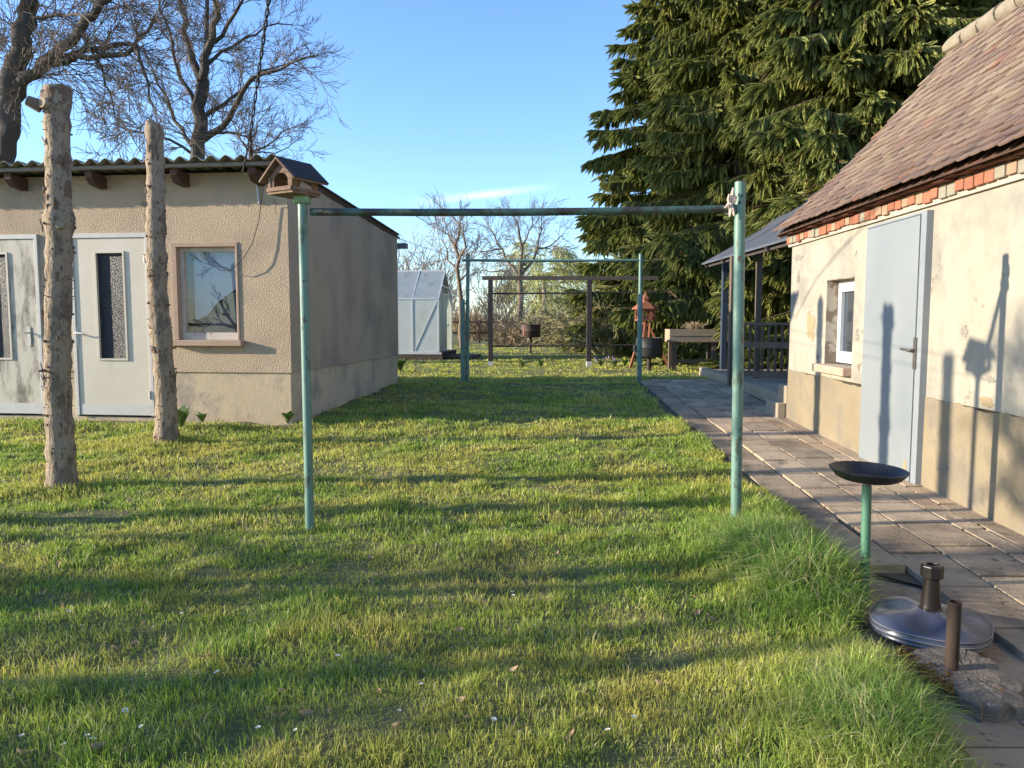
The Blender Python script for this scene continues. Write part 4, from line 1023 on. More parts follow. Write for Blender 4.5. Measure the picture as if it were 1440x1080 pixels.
def make_planter():
    Y = 16.6; a = at(941, 500, Y).x; b = at(1012, 500, Y).x; zt, zb = at(970, 463, Y).z, at(970, 481, Y).z
    t = thing('planter', 'raised grey-brown wooden planter trough on tall legs', 'planter', ((a + b) / 2, Y, .3))
    m = MB('world'); d = .5
    m.box((a, Y - .03, zb), (b, Y, zt)); m.box((a, Y + d - .03, zb), (b, Y + d, zt)); m.box((a, Y + .001, zb), (a + .03, Y + d - .031, zt)); m.box((b - .03, Y + .001, zb), (b, Y + d - .031, zt)); m.box((a + .031, Y + .001, zb), (b - .031, Y + d - .031, zb + .02)); m.box((a - .012, Y - .042, (zt + zb) / 2 - .006), (b + .004, Y - .031, (zt + zb) / 2 + .006))
    m.build('trough', M['planter_wood'], t)
    s_ = MB('world'); s_.box((a + .032, Y + .002, zb + .03), (b - .032, Y + d - .033, zt - .05)); s_.build('soil', M['soil_edge'], t)
    for x in (a + .12, b - .12):
        for y in (Y + .005, Y + d - .1): q = MB('world'); q.box((x - .045, y, .25), (x + .045, y + .09, zb)); q.build('leg', M['grey_wood'], t)
    q = MB('world'); q.box((a + .17, Y + .03, .48), (b - .17, Y + .07, .55)); q.build('brace', M['grey_wood'], t)
    # dry plant
    rng = random.Random(2); segs = []; c = Vector((at(983, 463, Y).x, Y + .25, zt - .05))
    for _ in range(170):
        p = c + Vector((rng.gauss(0, .06), rng.gauss(0, .06), 0)); d_ = Vector((rng.gauss(0, .55), rng.gauss(0, .5), 1)).normalized(); L = rng.uniform(.12, .30)
        q = p + d_ * L * .6; e = q + Vector((d_.x * 1.3, d_.y * 1.3, .2)).normalized() * L * .5
        segs += [(p, q, .006, .005), (q, e, .005, .004)]
    o = seg_mesh('dry_plant', segs, M['twig_tan']); tag(o, 'dry straw-coloured plant growing in the raised planter trough', 'plant')
make_planter()

def make_greenhouse():
    Y = 21.0; x1 = at(617, 490, Y).x
    t = thing('greenhouse', 'small greenhouse of milky panes and aluminium bars behind the shed', 'greenhouse', (x1, Y, .3), R(-6))
    L, D = 2.9, 1.95; zb = .22; ze = at(617, 420, Y).z - .3; zr = at(610, 381, Y + 1).z - .3
    def bar(p, q, w=.035, par=None): m = MB(); m.beam(p, q, w, w); m.build('bar', M['alu'], par or t)
    f = MB(); f.box((-L - .1, -.1, -.2), (.12, D + .1, zb - .005)); f.box((.125, .2, -.2), (.9, D - .1, zb - .12)); f.build('foundation', M['soil_edge'], t)
    k = MB(); k.box((-L - .11, -.115, zb - .05), (.10, -.1, zb - .0)); k.build('sill', M['alu'], t)
    n = 4
    xs = [-L + L * i / n for i in range(n + 1)]
    for i in range(n):
        p = MB(); p.box((xs[i] + .02, -.004, zb), (xs[i + 1] - .02, .004, ze)); p.build('pane', M['poly'], t)
        p = MB(); p.box((xs[i] + .02, D - .004, zb), (xs[i + 1] - .02, D + .004, ze)); p.build('pane', M['poly'], t)
        for s_ in (0, 1):
            y0, y1 = (0, D / 2) if s_ == 0 else (D, D / 2); p = MB()
            p.add([(xs[i] + .02, y0, ze + .01), (xs[i + 1] - .02, y0, ze + .01), (xs[i + 1] - .02, y1, zr), (xs[i] + .02, y1, zr)] + [(xs[i] + .02, y0, ze + .018), (xs[i + 1] - .02, y0, ze + .018), (xs[i + 1] - .02, y1, zr + .008), (xs[i] + .02, y1, zr + .008)],
                  [(0, 1, 2, 3), (4, 7, 6, 5), (0, 4, 5, 1), (1, 5, 6, 2), (2, 6, 7, 3), (3, 7, 4, 0)]); p.build('roof_pane', M['poly_roof'], t)
    for x in xs:
        bar((x, 0, zb), (x, 0, ze)); bar((x, D, zb), (x, D, ze)); bar((x, 0, ze), (x, D / 2, zr)); bar((x, D, ze), (x, D / 2, zr))
    bar((-L, 0, ze), (0, 0, ze), .04); bar((-L, D, ze), (0, D, ze), .04); bar((-L, D / 2, zr), (0, D / 2, zr), .05); bar((-L, 0, zb), (0, 0, zb), .04)
    bar((xs[n - 1] + .06, -.012, zb + .04), (-.03, -.012, ze - .06), .014)
    for x in (0, -L):
        for y0, y1 in ((0, .55), (1.4, D)):
            zz = lambda y: ze + (zr - ze) * (1 - abs(y - D / 2) / (D / 2))
            p = MB(); p.add([(x - .004, y0, zb), (x - .004, y1, zb), (x - .004, y1, zz(y1) - .02), (x - .004, y0, zz(y0) - .02), (x + .004, y0, zb), (x + .004, y1, zb), (x + .004, y1, zz(y1) - .02), (x + .004, y0, zz(y0) - .02)],
                            [(0, 1, 2, 3), (4, 7, 6, 5), (0, 4, 5, 1), (1, 5, 6, 2), (2, 6, 7, 3), (3, 7, 4, 0)]); p.build('pane', M['poly'], t)
        for y in (.55, 1.4): bar((x, y, zb), (x, y, ze + .35))
    d = MB(); d.box((.006, .57, zb), (.016, 1.38, ze + .15)); dr = d.build('door', M['poly'], t)
    for z in (zb + .02, (zb + ze) / 2, ze + .14): bar((.02, .57, z), (.02, 1.38, z), .035, dr)
    bar((.03, .4, ze + .38), (.03, 1.75, ze + .30), .03)
    bar((.05, 1.75, zb), (.05, 1.75, ze + .3), .03)
make_greenhouse()

# ------------------------------------------------------------------ trees
def grow(segs, p, d, L, r, lvl, rng, P):
    """one branch of lvl levels; P: wiggle, up, kids, ratio, spread, rmin"""
    n = max(3, int(4 + lvl)); step = L / n; p = Vector(p); d = Vector(d).normalized()
    for i in range(n):
        d = (d + Vector((rng.gauss(0, 1), rng.gauss(0, 1), rng.gauss(0, 1))) * P['wig'] + Vector((0, 0, P['up']))).normalized()
        q = p + d * step; r0 = max(r * (1 - .75 * i / n), P['rmin']); r1 = max(r * (1 - .75 * (i + 1) / n), P['rmin'])
        segs.append((p, q, r0, r1)); p = q
        if lvl > 0 and i >= P.get('first', 1):
            for _ in range(P['kids'] if rng.random() < .85 else P['kids'] + 1):
                s_ = Vector((rng.gauss(0, 1), rng.gauss(0, 1), rng.gauss(0, 1))); s_ = (s_ - d * s_.dot(d)).normalized()
                grow(segs, p, d + s_ * rng.uniform(*P['spread']), L * rng.uniform(*P['ratio']), r1 * .62, lvl - 1, rng, P)
def limb_tree(name, label, cat, limbs, Y, seed, P, bark, twig, group=None, lvl=3, twl=(1.2, 2.4), every=1, r_tw=.02):
    """limbs: list of (pixel polyline, depth drift, r0, r1); the first is the trunk"""
    rng = random.Random(seed); b = at(*limbs[0][0][0], Y); b.z = slope(Y)
    t = thing(name, label, cat, b, 0, group)
    tr = MB('world'); segs = []
    for li, (pl, drift, r0, r1) in enumerate(limbs):
        fine = []
        for i in range(len(pl) - 1):
            k = max(2, int(math.hypot(pl[i + 1][0] - pl[i][0], pl[i + 1][1] - pl[i][1]) / 14))
            for j in range(k): f = j / k; fine.append((pl[i][0] + (pl[i + 1][0] - pl[i][0]) * f, pl[i][1] + (pl[i + 1][1] - pl[i][1]) * f))
        fine.append(pl[-1]); n = len(fine) - 1; pts = []; rad = []
        for i, (u, v) in enumerate(fine):
            p = at(u, v, Y + drift * (i / n) ** 1.2)
            if i: p += Vector((rng.gauss(0, .04), rng.gauss(0, .06), rng.gauss(0, .04)))
            pts.append(p); rad.append(r0 + (r1 - r0) * i / n)
        if li == 0: pts[0].z = min(pts[0].z, slope(Y) - .1)
        tr.tube(pts, rad, 9)
        for i in range(1 if li else max(1, int(n * .75)), n + 1):
            if i % every: continue
            d = (pts[i] - pts[i - 1]).normalized()
            for _ in range(1 if rng.random() < .72 else 2):
                s_ = Vector((rng.gauss(0, 1), rng.gauss(0, 1), rng.gauss(0, 1) + .3)); s_ = (s_ - d * s_.dot(d)).normalized()
                grow(segs, pts[i], d * .8 + s_, rng.uniform(*twl), min(rad[i] * .55, r_tw), lvl - 1, rng, P)
        grow(segs, pts[-1], (pts[-1] - pts[-2]), twl[0], r1 * .8, lvl - 1, rng, P)
    tr.build('trunk', bark, t, smooth=True)
    I = wmat(t).translation; seg_mesh('crown', segs, twig, t, 3, I)
    return t
PT = dict(wig=.10, up=.035, kids=1, ratio=(.38, .62), spread=(.45, .95), rmin=.0062, first=0)
PD = dict(wig=.09, up=-.045, kids=1, ratio=(.38, .62), spread=(.4, .9), rmin=.0062, first=0)
limb_tree('bare_tree', 'big dark bare tree at the left edge with long limbs over the shed', 'tree',
          [([(4, 430), (6, 215), (12, 150), (28, 60), (45, -30), (60, -140)], 0, .34, .16),
           ([(14, 145), (40, 110), (75, 82), (110, 40), (150, -5), (190, -60)], -1.5, .16, .06),
           ([(30, 118), (70, 90), (110, 72), (150, 68), (185, 60), (220, 32)], 1.0, .10, .03),
           ([(60, 92), (110, 85), (160, 78), (195, 68), (205, 100), (215, 150)], -1.0, .09, .02),
           ([(22, 90), (40, 30), (60, -20)], 1.5, .10, .05), ([(10, 140), (-30, 60), (-60, -20)], 0, .16, .08),
           ([(40, 25), (75, 22), (105, 20), (130, 35)], -1.5, .05, .02), ([(110, 42), (140, 100), (165, 160), (195, 205)], .5, .04, .012)],
          19.0, 5, PD, M['tree_bark'], M['twig'], lvl=3, twl=(.8, 1.9))
limb_tree('bare_tree', 'tall bare tree with a fine spreading crown behind the shed roof', 'tree',
          [([(272, 420), (276, 215), (281, 150), (284, 112)], 0, .26, .19),
           ([(283, 115), (268, 80), (258, 30), (250, -40)], 1.0, .13, .05), ([(284, 112), (296, 70), (302, 20), (318, -50)], -.5, .14, .05),
           ([(286, 100), (290, 50), (292, 0), (286, -60)], 1.5, .09, .04), ([(300, 60), (330, 20), (350, -20)], -1, .07, .03),
           ([(281, 200), (310, 178), (333, 140), (352, 110), (380, 98), (408, 88), (430, 80)], -1.5, .11, .025),
           ([(286, 165), (315, 150), (340, 128), (370, 102), (400, 88)], 1.0, .07, .02),
           ([(292, 90), (310, 72), (345, 55), (375, 40), (410, 34)], .5, .06, .015), ([(283, 185), (320, 184), (345, 192), (372, 210)], -.5, .05, .015),
           ([(276, 150), (255, 110), (240, 60), (225, 0)], .5, .07, .03), ([(270, 205), (245, 170), (225, 120), (200, 60)], 1.5, .07, .02),
           ([(268, 215), (240, 195), (200, 188), (160, 176)], -1.0, .05, .015)],
          24.0, 8, PT, M['tree_bark'], M['twig'], lvl=3, twl=(.6, 1.5))
limb_tree('bare_tree', 'smaller reddish bare tree showing just above the shed roof corner', 'tree',
          [([(345, 430), (350, 240), (352, 210)], 0, .12, .08), ([(352, 215), (335, 190), (322, 165)], .5, .04, .015), ([(352, 212), (360, 185), (370, 165)], -.5, .04, .015), ([(352, 214), (385, 195), (408, 180)], 0, .04, .015), ([(350, 216), (385, 212), (415, 202)], .6, .03, .012)],
          28.0, 14, PT, M['tree_bark'], M['twig'], lvl=3, twl=(.6, 1.2))
limb_tree('bare_tree', 'slim knobbly bare tree beside the far washing frame', 'tree',
          [([(651, 480), (648, 420), (646, 380), (640, 345), (648, 315)], 0, .12, .04), ([(646, 385), (632, 365), (622, 340)], .5, .05, .02), ([(645, 370), (655, 345), (650, 318)], -.5, .05, .02), ([(643, 350), (628, 330), (620, 322)], .5, .04, .015), ([(647, 395), (660, 380), (664, 360)], .4, .04, .015)],
          30.0, 17, PT, M['twig'], M['twig_pale'], lvl=3, twl=(.6, 1.2))
limb_tree('bare_tree', 'broad bare tree above the trellis at the back of the garden', 'tree',
          [([(731, 470), (732, 400), (730, 385)], 0, .15, .11), ([(730, 388), (712, 362), (700, 340), (690, 322)], .8, .075, .03), ([(731, 386), (735, 350), (730, 320), (725, 305)], -.8, .08, .03), ([(732, 388), (748, 365), (758, 335), (762, 315)], .6, .07, .03), ([(705, 350), (685, 352), (668, 360)], 0, .05, .02), ([(730, 392), (705, 382), (680, 380)], .5, .06, .02), ([(735, 345), (745, 325), (748, 308)], .4, .05, .02), ([(755, 350), (775, 345), (790, 330)], .4, .05, .02)],
          38.0, 21, PT, M['twig'], M['twig'], lvl=3, twl=(.7, 1.5))
def fan_tree(name, label, cat, u, Y, h, w, seed, m, n=40, group=None, droop=0.0, lvl=1, base=.25, rm=.012, loc=None):
    """many-stemmed upright or arching shrub"""
    rng = random.Random(seed); b = at(u, 500, Y) if loc is None else Vector(loc); b.z = slope(b.y)
    t = thing(name, label, cat, b, 0, group); segs = []
    P = dict(wig=.10, up=-droop, kids=1, ratio=(.25, .5), spread=(.3, .8), rmin=rm, first=1)
    for _ in range(n):
        a = rng.uniform(0, 2 * math.pi); q = rng.random() ** .6
        p = b + Vector((math.cos(a), math.sin(a), 0)) * w * .22 * q
        d = Vector((math.cos(a) * w * .55 * q / h, math.sin(a) * w * .55 * q / h, 1))
        grow(segs, p, d, h * rng.uniform(.6, 1.1), max(rm * 1.8, .012), lvl, rng, P)
    seg_mesh('stems', segs, m, t, 3, b); return t
G = 'young upright bare trees behind the greenhouse'
fan_tree('bare_tree', 'feathery upright bare young tree behind the greenhouse ridge', 'tree', 600, 34, 3.6, 2.0, 31, M['twig_pale'], 14, G, lvl=2)
fan_tree('bare_tree', 'feathery upright bare young tree right behind the shed corner', 'tree', 562, 32, 4.0, 1.8, 32, M['twig_pale'], 11, G, lvl=2)
fan_tree('bare_tree', 'faint upright bare young tree between the greenhouse and the slim tree', 'tree', 628, 40, 3.6, 1.8, 33, M['twig_pale'], 10, G, lvl=2)
fan_tree('bare_shrub', 'tall pale bare shrub left of the trellis post', 'shrub', 712, 33, 2.8, 2.2, 34, M['twig_pale'], 16, lvl=2)
fan_tree('bare_shrub', 'dense tan bare thicket behind the rusty barrel grill', 'shrub', 745, 33, 1.2, 3.2, 35, M['twig_tan'], 75, droop=.07, lvl=2)
fan_tree('bare_shrub', 'olive arching bare shrub between the trellis posts', 'shrub', 818, 27, 1.6, 2.8, 36, M['twig_olive'], 60, droop=.12, lvl=2, rm=.008)
fan_tree('bare_shrub', 'tan bare shrub spreading left of the spruces', 'shrub', 790, 33, 1.4, 3.2, 37, M['twig_olive'], 70, droop=.07, lvl=2)
fan_tree('bare_shrub', 'low brown bare shrub below the spruce branches near the red feeder', 'shrub', 860, 24, 1.7, 2.6, 38, M['twig_olive'], 70, droop=.08, lvl=2, rm=.008)
fan_tree('bare_shrub', 'reddish low bare shrub beside the slim tree', 'shrub', 668, 40, 1.5, 3.4, 39, M['twig_tan'], 90, lvl=2)
fan_tree('bare_shrub', 'low bare shrub standing by the fence right of the greenhouse', 'shrub', 690, 44, 1.3, 3.6, 42, M['twig_tan'], 70, lvl=2)
def willow(u, Y, h, w, seed, label):
    rng = random.Random(seed); b = at(u, 490, Y); b.z = slope(Y)
    t = thing('willow_tree', label, 'tree', b); tr = MB('world'); segs = []
    tr.tube([b - Vector((0, 0, .1)), b + Vector((.1, 0, h * .35)), b + Vector((0, 0, h * .6))], [.2, .15, .08], 8); tr.build('trunk', M['twig_pale'], t, smooth=True)
    P = dict(wig=.10, up=-.16, kids=1, ratio=(.35, .6), spread=(.3, .8), rmin=.014, first=0)
    for _ in range(95):
        z = rng.uniform(.35, .95); a = rng.uniform(0, 2 * math.pi); q = math.sin(min(1, (1.05 - z) * 1.6) * 1.57)
        p = b + Vector((math.cos(a) * w * .25 * q, math.sin(a) * w * .25 * q, h * z)); grow(segs, p, Vector((math.cos(a), math.sin(a), .7)), w * .5 * rng.uniform(.5, 1), .02, 2, rng, P)
    seg_mesh('crown', segs, M['willow'], t, 3, b)
willow(764, 44, 5.3, 3.8, 3, 'yellow-green budding willow behind the trellis')
willow(800, 50, 4.6, 4.0, 4, 'smaller pale willow partly hidden by the spruce edge')

# far scrub along the field and a dark fence
def far_scrub():
    rng = random.Random(77); segs = []
    for _ in range(2600):
        x = rng.uniform(-40, 34); y = rng.uniform(62, 75); b = Vector((x, y, .35)); h = rng.uniform(.8, 2.6) * (1 + .5 * math.sin(x * .4))
        d = Vector((rng.gauss(0, .35), rng.gauss(0, .3), 1)).normalized(); q = b + d * h * .6; segs += [(b, q, .035, .03), (q, q + Vector((d.x + rng.gauss(0, .4), 0, .9)).normalized() * h * .5, .03, .018)]
    o = seg_mesh('far_scrub', segs, M['twig_tan']); tag(o, 'far brown scrub along the field edge', 'scrub', kind='stuff')
far_scrub()
def far_fence():
    Y = 36.0; x0 = at(560, 465, Y).x; x1 = at(720, 465, Y).x
    t = thing('garden_fence', 'low dark garden fence behind the greenhouse', 'fence', ((x0 + x1) / 2, Y, .3))
    n = 7
    for i in range(n + 1):
        x = x0 + (x1 - x0) * i / n; m = MB('world'); m.box((x - .05, Y - .05, .2), (x + .05, Y + .05, 1.35)); m.build('post', M['dark_wood'], t)
    for z in (1.3, .8):
        m = MB('world'); m.beam((x0, Y + .07, z), (x1, Y + .07, z), .04, .07); m.build('rail', M['dark_wood'], t)
far_fence()

# spruces
def spruce(x, y, H, Rb, seed, label, dens=1.0, tint=1.0, face=None, zmin=.5):
    rng = np.random.default_rng(seed); g = slope(y)
    t = thing('spruce_tree', label, 'tree', (x, y, g), 0, 'spruces behind the house')
    m = MB(); m.tube([(0, 0, -.2), (.05, 0, H * .5), (0, 0, H)], [.26, .16, .02], 10); m.build('trunk', M['spruce_trunk'], t, smooth=True)
    SP = []; SD = []; SL = []; SC = []; segs = []
    z = zmin
    zmax = min(H - .2, 15.5)
    while z < zmax:
        f = z / H; Rz = Rb * (1 - f) ** .72
        nl = 6
        for k in range(nl):
            a = rng.uniform(0, 2 * np.pi)
            # skip limbs far round the back
            L = Rz * rng.uniform(.70, 1.05); dr = np.array([np.cos(a), np.sin(a), 0.]); sd = np.array([-np.sin(a), np.cos(a), 0.])
            z0 = z + rng.uniform(-.32, .32); droop = rng.uniform(.20, .45); npt = 7
            s = np.linspace(0, 1, npt); px = dr[None] * (s * L)[:, None]; px[:, 2] = z0 + L * (.10 * s - droop * s ** 1.8 + .10 * s ** 5)
            for i in range(npt - 1): segs.append((px[i], px[i + 1], .035 * (1 - s[i] * .85), .035 * (1 - s[i + 1] * .85)))
            n = int(max(8, L * 74 * dens)); u = .12 + .88 * rng.random(n) ** .8
            pos = np.stack([np.interp(u, s, px[:, j]) for j in range(3)], 1)
            side = rng.choice([-1, 1], n)[:, None] * rng.uniform(.2, 1.0, (n, 1))
            off = sd[None] * side * (.42 * L * (1 - u)[:, None] * .6 + .10) * rng.uniform(.2, 1, (n, 1))
            pos = pos + off; pos[:, 2] -= np.abs(off).sum(1) * .25
            dirs = dr[None] * rng.uniform(.25, .6, (n, 1)) + sd[None] * side * .35 + np.array([[0, 0, -1.]]) * (rng.uniform(.45, 1.0) + rng.uniform(-.35, .45, (n, 1))) + rng.normal(0, .24, (n, 3))
            tip = u > .92; dirs[tip] += dr * .5 + np.array([0, 0, .25])
            ln = rng.uniform(.17, .44, n) * (1.15 - .3 * f)
            hue = rng.random(n)[:, None]; c = np.array([.15, .182, .048]) * (1 - hue) + np.array([.31, .31, .085]) * hue
            c = c * rng.uniform(.75, 1.25, (n, 1)) * tint
            c[rng.random(n) < .03] = np.array([.14, .10, .05])
            SP.append(pos); SD.append(dirs); SL.append(ln); SC.append(c)
        z += .175 + .07 * f
    P = np.concatenate(SP); D = np.concatenate(SD); L = np.concatenate(SL); C = np.concatenate(SC)
    D /= np.linalg.norm(D, axis=1, keepdims=True); n = len(P)
    ref = np.where(np.abs(D[:, 2:3]) > .9, np.array([[1., 0, 0]]), np.array([[0, 0, 1.]]))
    A = np.cross(D, ref); A /= np.linalg.norm(A, axis=1, keepdims=True); B = np.cross(D, A)
    K = 16
    ph = rng.uniform(0, 6.28, (n, K)); s = (np.arange(K) + rng.random((n, K))) / K
    rad = np.cos(ph)[..., None] * A[:, None] + np.sin(ph)[..., None] * B[:, None]
    def along(s_): q = P[:, None] + D[:, None] * (s_ * L[:, None])[..., None]; q[..., 2] -= .16 * (s_ * s_) * L[:, None]; return q
    base = along(s); nl = (.046 + .022 * (1 - s)) * rng.uniform(.8, 1.3, (n, K)); ndir = rad * .7 + D[:, None] * .75
    tip = base + ndir * nl[..., None]
    w = np.cross(ndir, rad + 1e-3); w /= np.linalg.norm(w, axis=2, keepdims=True) + 1e-9
    back = base - D[:, None] * .02; ww = .014
    V = np.stack([back - w * ww, back + w * ww, tip], 2).reshape(-1, 3); cc = np.repeat(C, K * 3, 0)
    # the brush-like body of each spray: two crossed tapering strips
    st = along(np.broadcast_to(np.array([[0, .35, .75, 1.]]), (n, 4))); hw = np.array([.014, .034, .030, .008])[None, :, None] * rng.uniform(.8, 1.25, (n, 1, 1))
    VB = []; CB = []
    for ax in (A, B):
        lo_ = st - ax[:, None] * hw; hi_ = st + ax[:, None] * hw
        for i in range(3):
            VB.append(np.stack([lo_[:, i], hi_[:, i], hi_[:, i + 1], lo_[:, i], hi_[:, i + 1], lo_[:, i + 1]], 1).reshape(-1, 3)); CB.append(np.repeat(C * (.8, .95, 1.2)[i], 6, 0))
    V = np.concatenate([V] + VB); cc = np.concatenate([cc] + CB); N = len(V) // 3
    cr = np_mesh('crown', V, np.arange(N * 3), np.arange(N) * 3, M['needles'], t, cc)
    seg_mesh('limbs', segs, M['spruce_trunk'], t, 4)
    return N
spruce(7.4, 16.2, 19, 3.3, 1, 'huge spruce directly behind the veranda roof, nearest of the row', 1.15)
spruce(6.0, 20.5, 20, 3.4, 2, 'tall spruce second in the row, above the wooden planter', 1.0, 1.05)
spruce(5.7, 25.0, 20, 4.2, 3, 'tall spruce at the left end of the row, against the open sky', 1.0, 1.12)
spruce(11.6, 18.5, 17, 3.2, 4, 'spruce half hidden behind the tiled roof ridge', .8, .9)
spruce(8.6, 22.0, 20, 3.2, 5, 'dark spruce in the back of the row', .7, .9, zmin=3)

# trees outside the frame on the sun's side: they throw the banded shade over the front lawn
PS = dict(wig=.15, up=.05, kids=1, ratio=(.4, .65), spread=(.4, .9), rmin=.012, first=1)
def shade_tree(x, y, h, w, seed, n=26, zl=.28, zh=.75):
    rng = random.Random(seed); b = Vector((x, y, 0)); t = thing('bare_tree', 'bare fruit tree standing beyond the left edge of the view', 'tree', b, 0, 'fruit trees outside the view')
    tr = MB('world'); tr.tube([b - Vector((0, 0, .1)), b + Vector((.1, .05, h * .4)), b + Vector((0, .1, h * .75))], [.10, .08, .05], 9); tr.build('trunk', M['tree_bark'], t, smooth=True); segs = []
    for _ in range(n):
        z = rng.uniform(zl, zh); a = rng.uniform(0, 2 * math.pi); grow(segs, b + Vector((0, 0, h * z)), Vector((math.cos(a), math.sin(a), rng.uniform(.1, .9))), w * rng.uniform(.35, .6), .05, 2, rng, PS)
    seg_mesh('crown', segs, M['twig'], t, 3, b)
shade_tree(-9.2, 3.15, 4.7, 1.5, 1, 16, .62, .9); shade_tree(-10.2, 3.85, 3.2, .8, 6, 2); shade_tree(-11, 2.75, 5.0, 1.5, 2, 3); shade_tree(-9.8, 2.0, 4.2, 1.9, 3, 4); shade_tree(-8.5, 1.1, 3.6, 1.6, 5, 4)

# ------------------------------------------------------------------ small things in the lawn
def small_things():
    rng = random.Random(10)
    # daisies
    mb = MB(); 
    for k in range(11):
        a = 2 * math.pi * k / 11; p = Vector((math.cos(a), math.sin(a), 0)); s_ = Vector((-p.y, p.x, 0)) * .0035
        mb.add([p * .003 - s_ * .5 + Vector((0, 0, .05)), p * .003 + s_ * .5 + Vector((0, 0, .05)), p * .011 + s_ + Vector((0, 0, .054)), p * .011 - s_ + Vector((0, 0, .054))], [(0, 1, 2, 3)])
    pet = mb.build('petals', M['daisy']); eye = MB().lathe([(.0045, .049), (.004, .053), (.001, .055)], (0, 0, 0), 8).build('eye', M['daisy_eye'])
    stem = MB().tube([(0, 0, -.01), (.002, 0, .05)], .0012, 5).build('stem', M['weed'])
    pm, em, sm = pet.data, eye.data, stem.data
    for o in (pet, eye, stem): bpy.data.objects.remove(o)
    px = [(95, 875), (112, 890), (173, 1010), (122, 1048), (92, 1060), (204, 1032), (33, 1048), (125, 1055), (364, 1027), (420, 1035), (692, 1027), (888, 1020), (560, 1012), (720, 835), (750, 884), (722, 840), (258, 868), (284, 868), (955, 755), (610, 775), (793, 758), (1000, 800), (590, 977), (858, 1045), (476, 934), (312, 952), (640, 640), (880, 690)]
    for u, v in px:
        p = ong(u, v + 6); t = thing('daisy', 'small white daisy in the short lawn grass', 'daisy', (p.x, p.y, gz(p.x, p.y)), rng.uniform(0, 6), 'daisies in the lawn')
        t.rotation_euler = (rng.uniform(-.1, .5), rng.uniform(-.3, .3), rng.uniform(0, 6)); k = rng.uniform(.6, .95); t.scale = (k, k, k)
        for nm, me in (('petals', pm), ('eye', em), ('stem', sm)): o = bpy.data.objects.new(nm, me); COL.objects.link(o); o.parent = t
    # dry leaves, curled
    lm = MB(); n = 6; vs = []; fs = []
    for i in range(n + 1):
        s_ = i / n; w = .019 * math.sin(math.pi * min(.98, s_ * .93 + .05)); zc = .014 * (2 * s_ - 1) ** 2
        for j in (-1, 0, 1): vs.append((j * w, (s_ - .5) * .075, zc + abs(j) * .010))
    for i in range(n):
        for j in (0, 1): a = i * 3 + j; fs.append((a, a + 1, a + 4, a + 3))
    lm.add(vs, fs); lo = lm.build('dry_leaf', M['leaf_dry'], smooth=True); me = lo.data; bpy.data.objects.remove(lo)
    for k in range(75):
        u = rng.uniform(10, 1010); v = rng.uniform(640, 1070); p = ong(u, v)
        if k < 5: p = ong(1170 + rng.uniform(-12, 12), 925 + rng.uniform(-10, 10))
        if p.x > float(edge_x(p.y)) - .05: continue
        o = bpy.data.objects.new('dry_leaf', me); COL.objects.link(o); o.location = (p.x, p.y, gz(p.x, p.y) + rng.uniform(.012, .035)); o.rotation_euler = (rng.uniform(-.7, .7), rng.uniform(-.7, .7), rng.uniform(0, 6.3)); k_ = rng.uniform(.35, .75); o.scale = (k_, k_, k_)
        tag(o, 'small curled brown leaf lying in the lawn grass', 'leaf', 'dry leaves on the lawn')
    # leafy weeds
    def weed(x, y, h, n, label, seed, m='weed', flower=False):
        r = random.Random(seed); b = Vector((x, y, gz(x, y))); t = thing('weed_plant', label, 'plant', b); mb = MB()
        for _ in range(n):
            a = r.uniform(0, 2 * math.pi); d = Vector((math.cos(a), math.sin(a), 0)); L = h * r.uniform(.5, 1.1); w = L * .16; s_ = Vector((-d.y, d.x, 0)); z = r.uniform(0, .3) * h; sp = r.uniform(.3, .9)
            p0 = Vector((0, 0, z)); p1 = p0 + d * L * .5 * sp + Vector((0, 0, L * .6)); p2 = p0 + d * L * sp + Vector((0, 0, L * .75))
            mb.add([p0 - s_ * w * .2, p0 + s_ * w * .2, p1 + s_ * w, p1 - s_ * w, p2], [(0, 1, 2, 3), (3, 2, 4)])
        mb.build('leaves', M[m], t)
        if flower:
            fb = MB()
            for _ in range(7):
                q = Vector((r.gauss(0, h * .6), r.gauss(0, h * .5), h * r.uniform(.8, 1.2))); fb.lathe([(.006, -.03), (.015, 0), (.011, .028)], q, 6, close=False)
            fb.build('flowers', M['crocus'], t)
    p = ong(255, 607); weed(p.x, p.y, .26, 26, 'leafy green weed at the shed wall beside the thinner trunk', 1)
    p = ong(285, 600); weed(p.x, p.y, .14, 22, 'low leafy weed at the foot of the shed plinth', 2)
    p = ong(405, 598); weed(p.x, p.y, .16, 40, 'grassy tuft at the shed corner', 3)
    p = ong(562, 524); weed(p.x, p.y, .30, 44, 'dark leafy clump at the far shed corner', 4)
    for i, (u, v) in enumerate(((760, 513), (845, 510), (862, 509), (880, 511), (735, 512))):
        p = at(u, v, 17.9); weed(p.x, 17.7 + .3 * (i % 2), .20, 30, ['green leaf clump at the foot of the trellis', 'clump with purple crocus flowers right of the middle trellis post', 'purple crocus clump further right along the trellis', 'leaf clump near the legs of the red feeder', 'small leaf clump beside the white foot of the trellis'][i], 20 + i, flower=i in (1, 2))
    p = ong(1230, 692); weed(2.95, p.y, .06, 26, 'small green weed in a joint of the slab path', 8)
small_things()

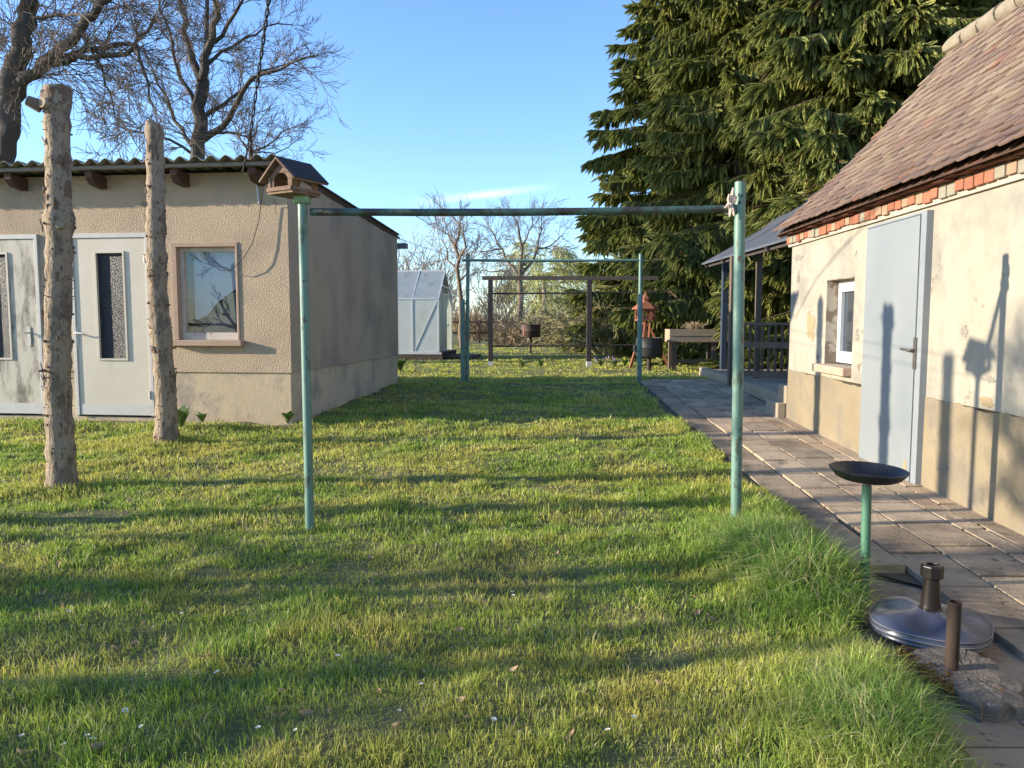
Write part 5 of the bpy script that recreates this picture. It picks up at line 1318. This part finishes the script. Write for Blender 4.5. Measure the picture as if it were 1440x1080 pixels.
# ------------------------------------------------------------------ light, sky, camera
SUN_E, SH_AZ = R(13.8), R(5.2)
d = Vector((math.cos(SH_AZ) * math.cos(SUN_E), math.sin(SH_AZ) * math.cos(SUN_E), -math.sin(SUN_E)))
ld = bpy.data.lights.new('sun', 'SUN'); ld.energy = 3.9; ld.angle = R(.6); ld.color = (1.0, .875, .70)
lo = bpy.data.objects.new('sun', ld); COL.objects.link(lo); lo.rotation_euler = d.to_track_quat('-Z', 'Y').to_euler()
W = bpy.data.worlds.new('World'); S.world = W; W.use_nodes = True; nt = W.node_tree; bg = nt.nodes['Background']
sk = nt.nodes.new('ShaderNodeTexSky'); sk.sky_type = 'NISHITA'; sk.sun_disc = False; sk.sun_elevation = SUN_E; sk.sun_rotation = math.atan2(-d.x, -d.y); sk.altitude = 100; sk.air_density = 1.0; sk.dust_density = .3; sk.ozone_density = 2.2
hs = nt.nodes.new('ShaderNodeMix'); hs.data_type = 'RGBA'; hs.blend_type = 'MULTIPLY'; hs.inputs[0].default_value = 1.0; hs.inputs[7].default_value = (.71, .845, 1.09, 1)
nt.links.new(sk.outputs[0], hs.inputs[6])
def wn(op, a, b=0.0, c=0.0):
    m = nt.nodes.new('ShaderNodeMath'); m.operation = op; m.use_clamp = op == 'MULTIPLY'
    for i, v in enumerate((a, b, c)):
        if hasattr(v, 'is_output'): nt.links.new(v, m.inputs[i])
        else: m.inputs[i].default_value = v
    return m.outputs[0]
tcw = nt.nodes.new('ShaderNodeTexCoord'); sx = nt.nodes.new('ShaderNodeSeparateXYZ'); nt.links.new(tcw.outputs['Generated'], sx.inputs[0])
mpw = nt.nodes.new('ShaderNodeMapping'); mpw.inputs['Scale'].default_value = (5, 5, 70); mpw.inputs['Rotation'].default_value = (0, R(6), 0); nt.links.new(tcw.outputs['Generated'], mpw.inputs['Vector'])
nw = nt.nodes.new('ShaderNodeTexNoise'); nw.inputs['Scale'].default_value = 1.6; nw.inputs['Detail'].default_value = 5; nt.links.new(mpw.outputs[0], nw.inputs['Vector'])
def tent(v, c, w): return wn('MAXIMUM', wn('SUBTRACT', 1.0, wn('DIVIDE', wn('ABSOLUTE', wn('SUBTRACT', v, c)), w)), 0.0)
zz = wn('SUBTRACT', sx.outputs['Z'], wn('MULTIPLY', wn('ADD', sx.outputs['X'], .5), .12))
cm = wn('MULTIPLY', wn('MULTIPLY', tent(zz, .102, .007), tent(sx.outputs['X'], -.035, .10)), wn('MULTIPLY', nw.outputs['Fac'], .75))
cx_ = nt.nodes.new('ShaderNodeMix'); cx_.data_type = 'RGBA'; nt.links.new(cm, cx_.inputs[0]); nt.links.new(hs.outputs[2], cx_.inputs[6]); cx_.inputs[7].default_value = (5.2, 5.4, 5.8, 1)
nt.links.new(cx_.outputs[2], bg.inputs['Color']); bg.inputs['Strength'].default_value = .15
# thin cirrus in the sky dome (by direction)
S.view_settings.view_transform = 'Standard'; S.view_settings.look = 'None'; S.view_settings.exposure = 1.32; S.view_settings.gamma = 1
cd = bpy.data.cameras.new('camera'); cd.sensor_width = 36; cd.lens = 36 * F / 1440; cd.clip_end = 1000; cd.clip_start = .05
co = bpy.data.objects.new('camera', cd); COL.objects.link(co); co.location = (0, 0, EYE); co.rotation_euler = (R(90) - PITCH, 0, 0)
S.camera = co
S.cycles.max_bounces = 6; S.cycles.diffuse_bounces = 3; S.cycles.glossy_bounces = 3; S.cycles.transmission_bounces = 3; S.cycles.transparent_max_bounces = 8
try: S.cycles.use_denoising = True
except Exception: pass
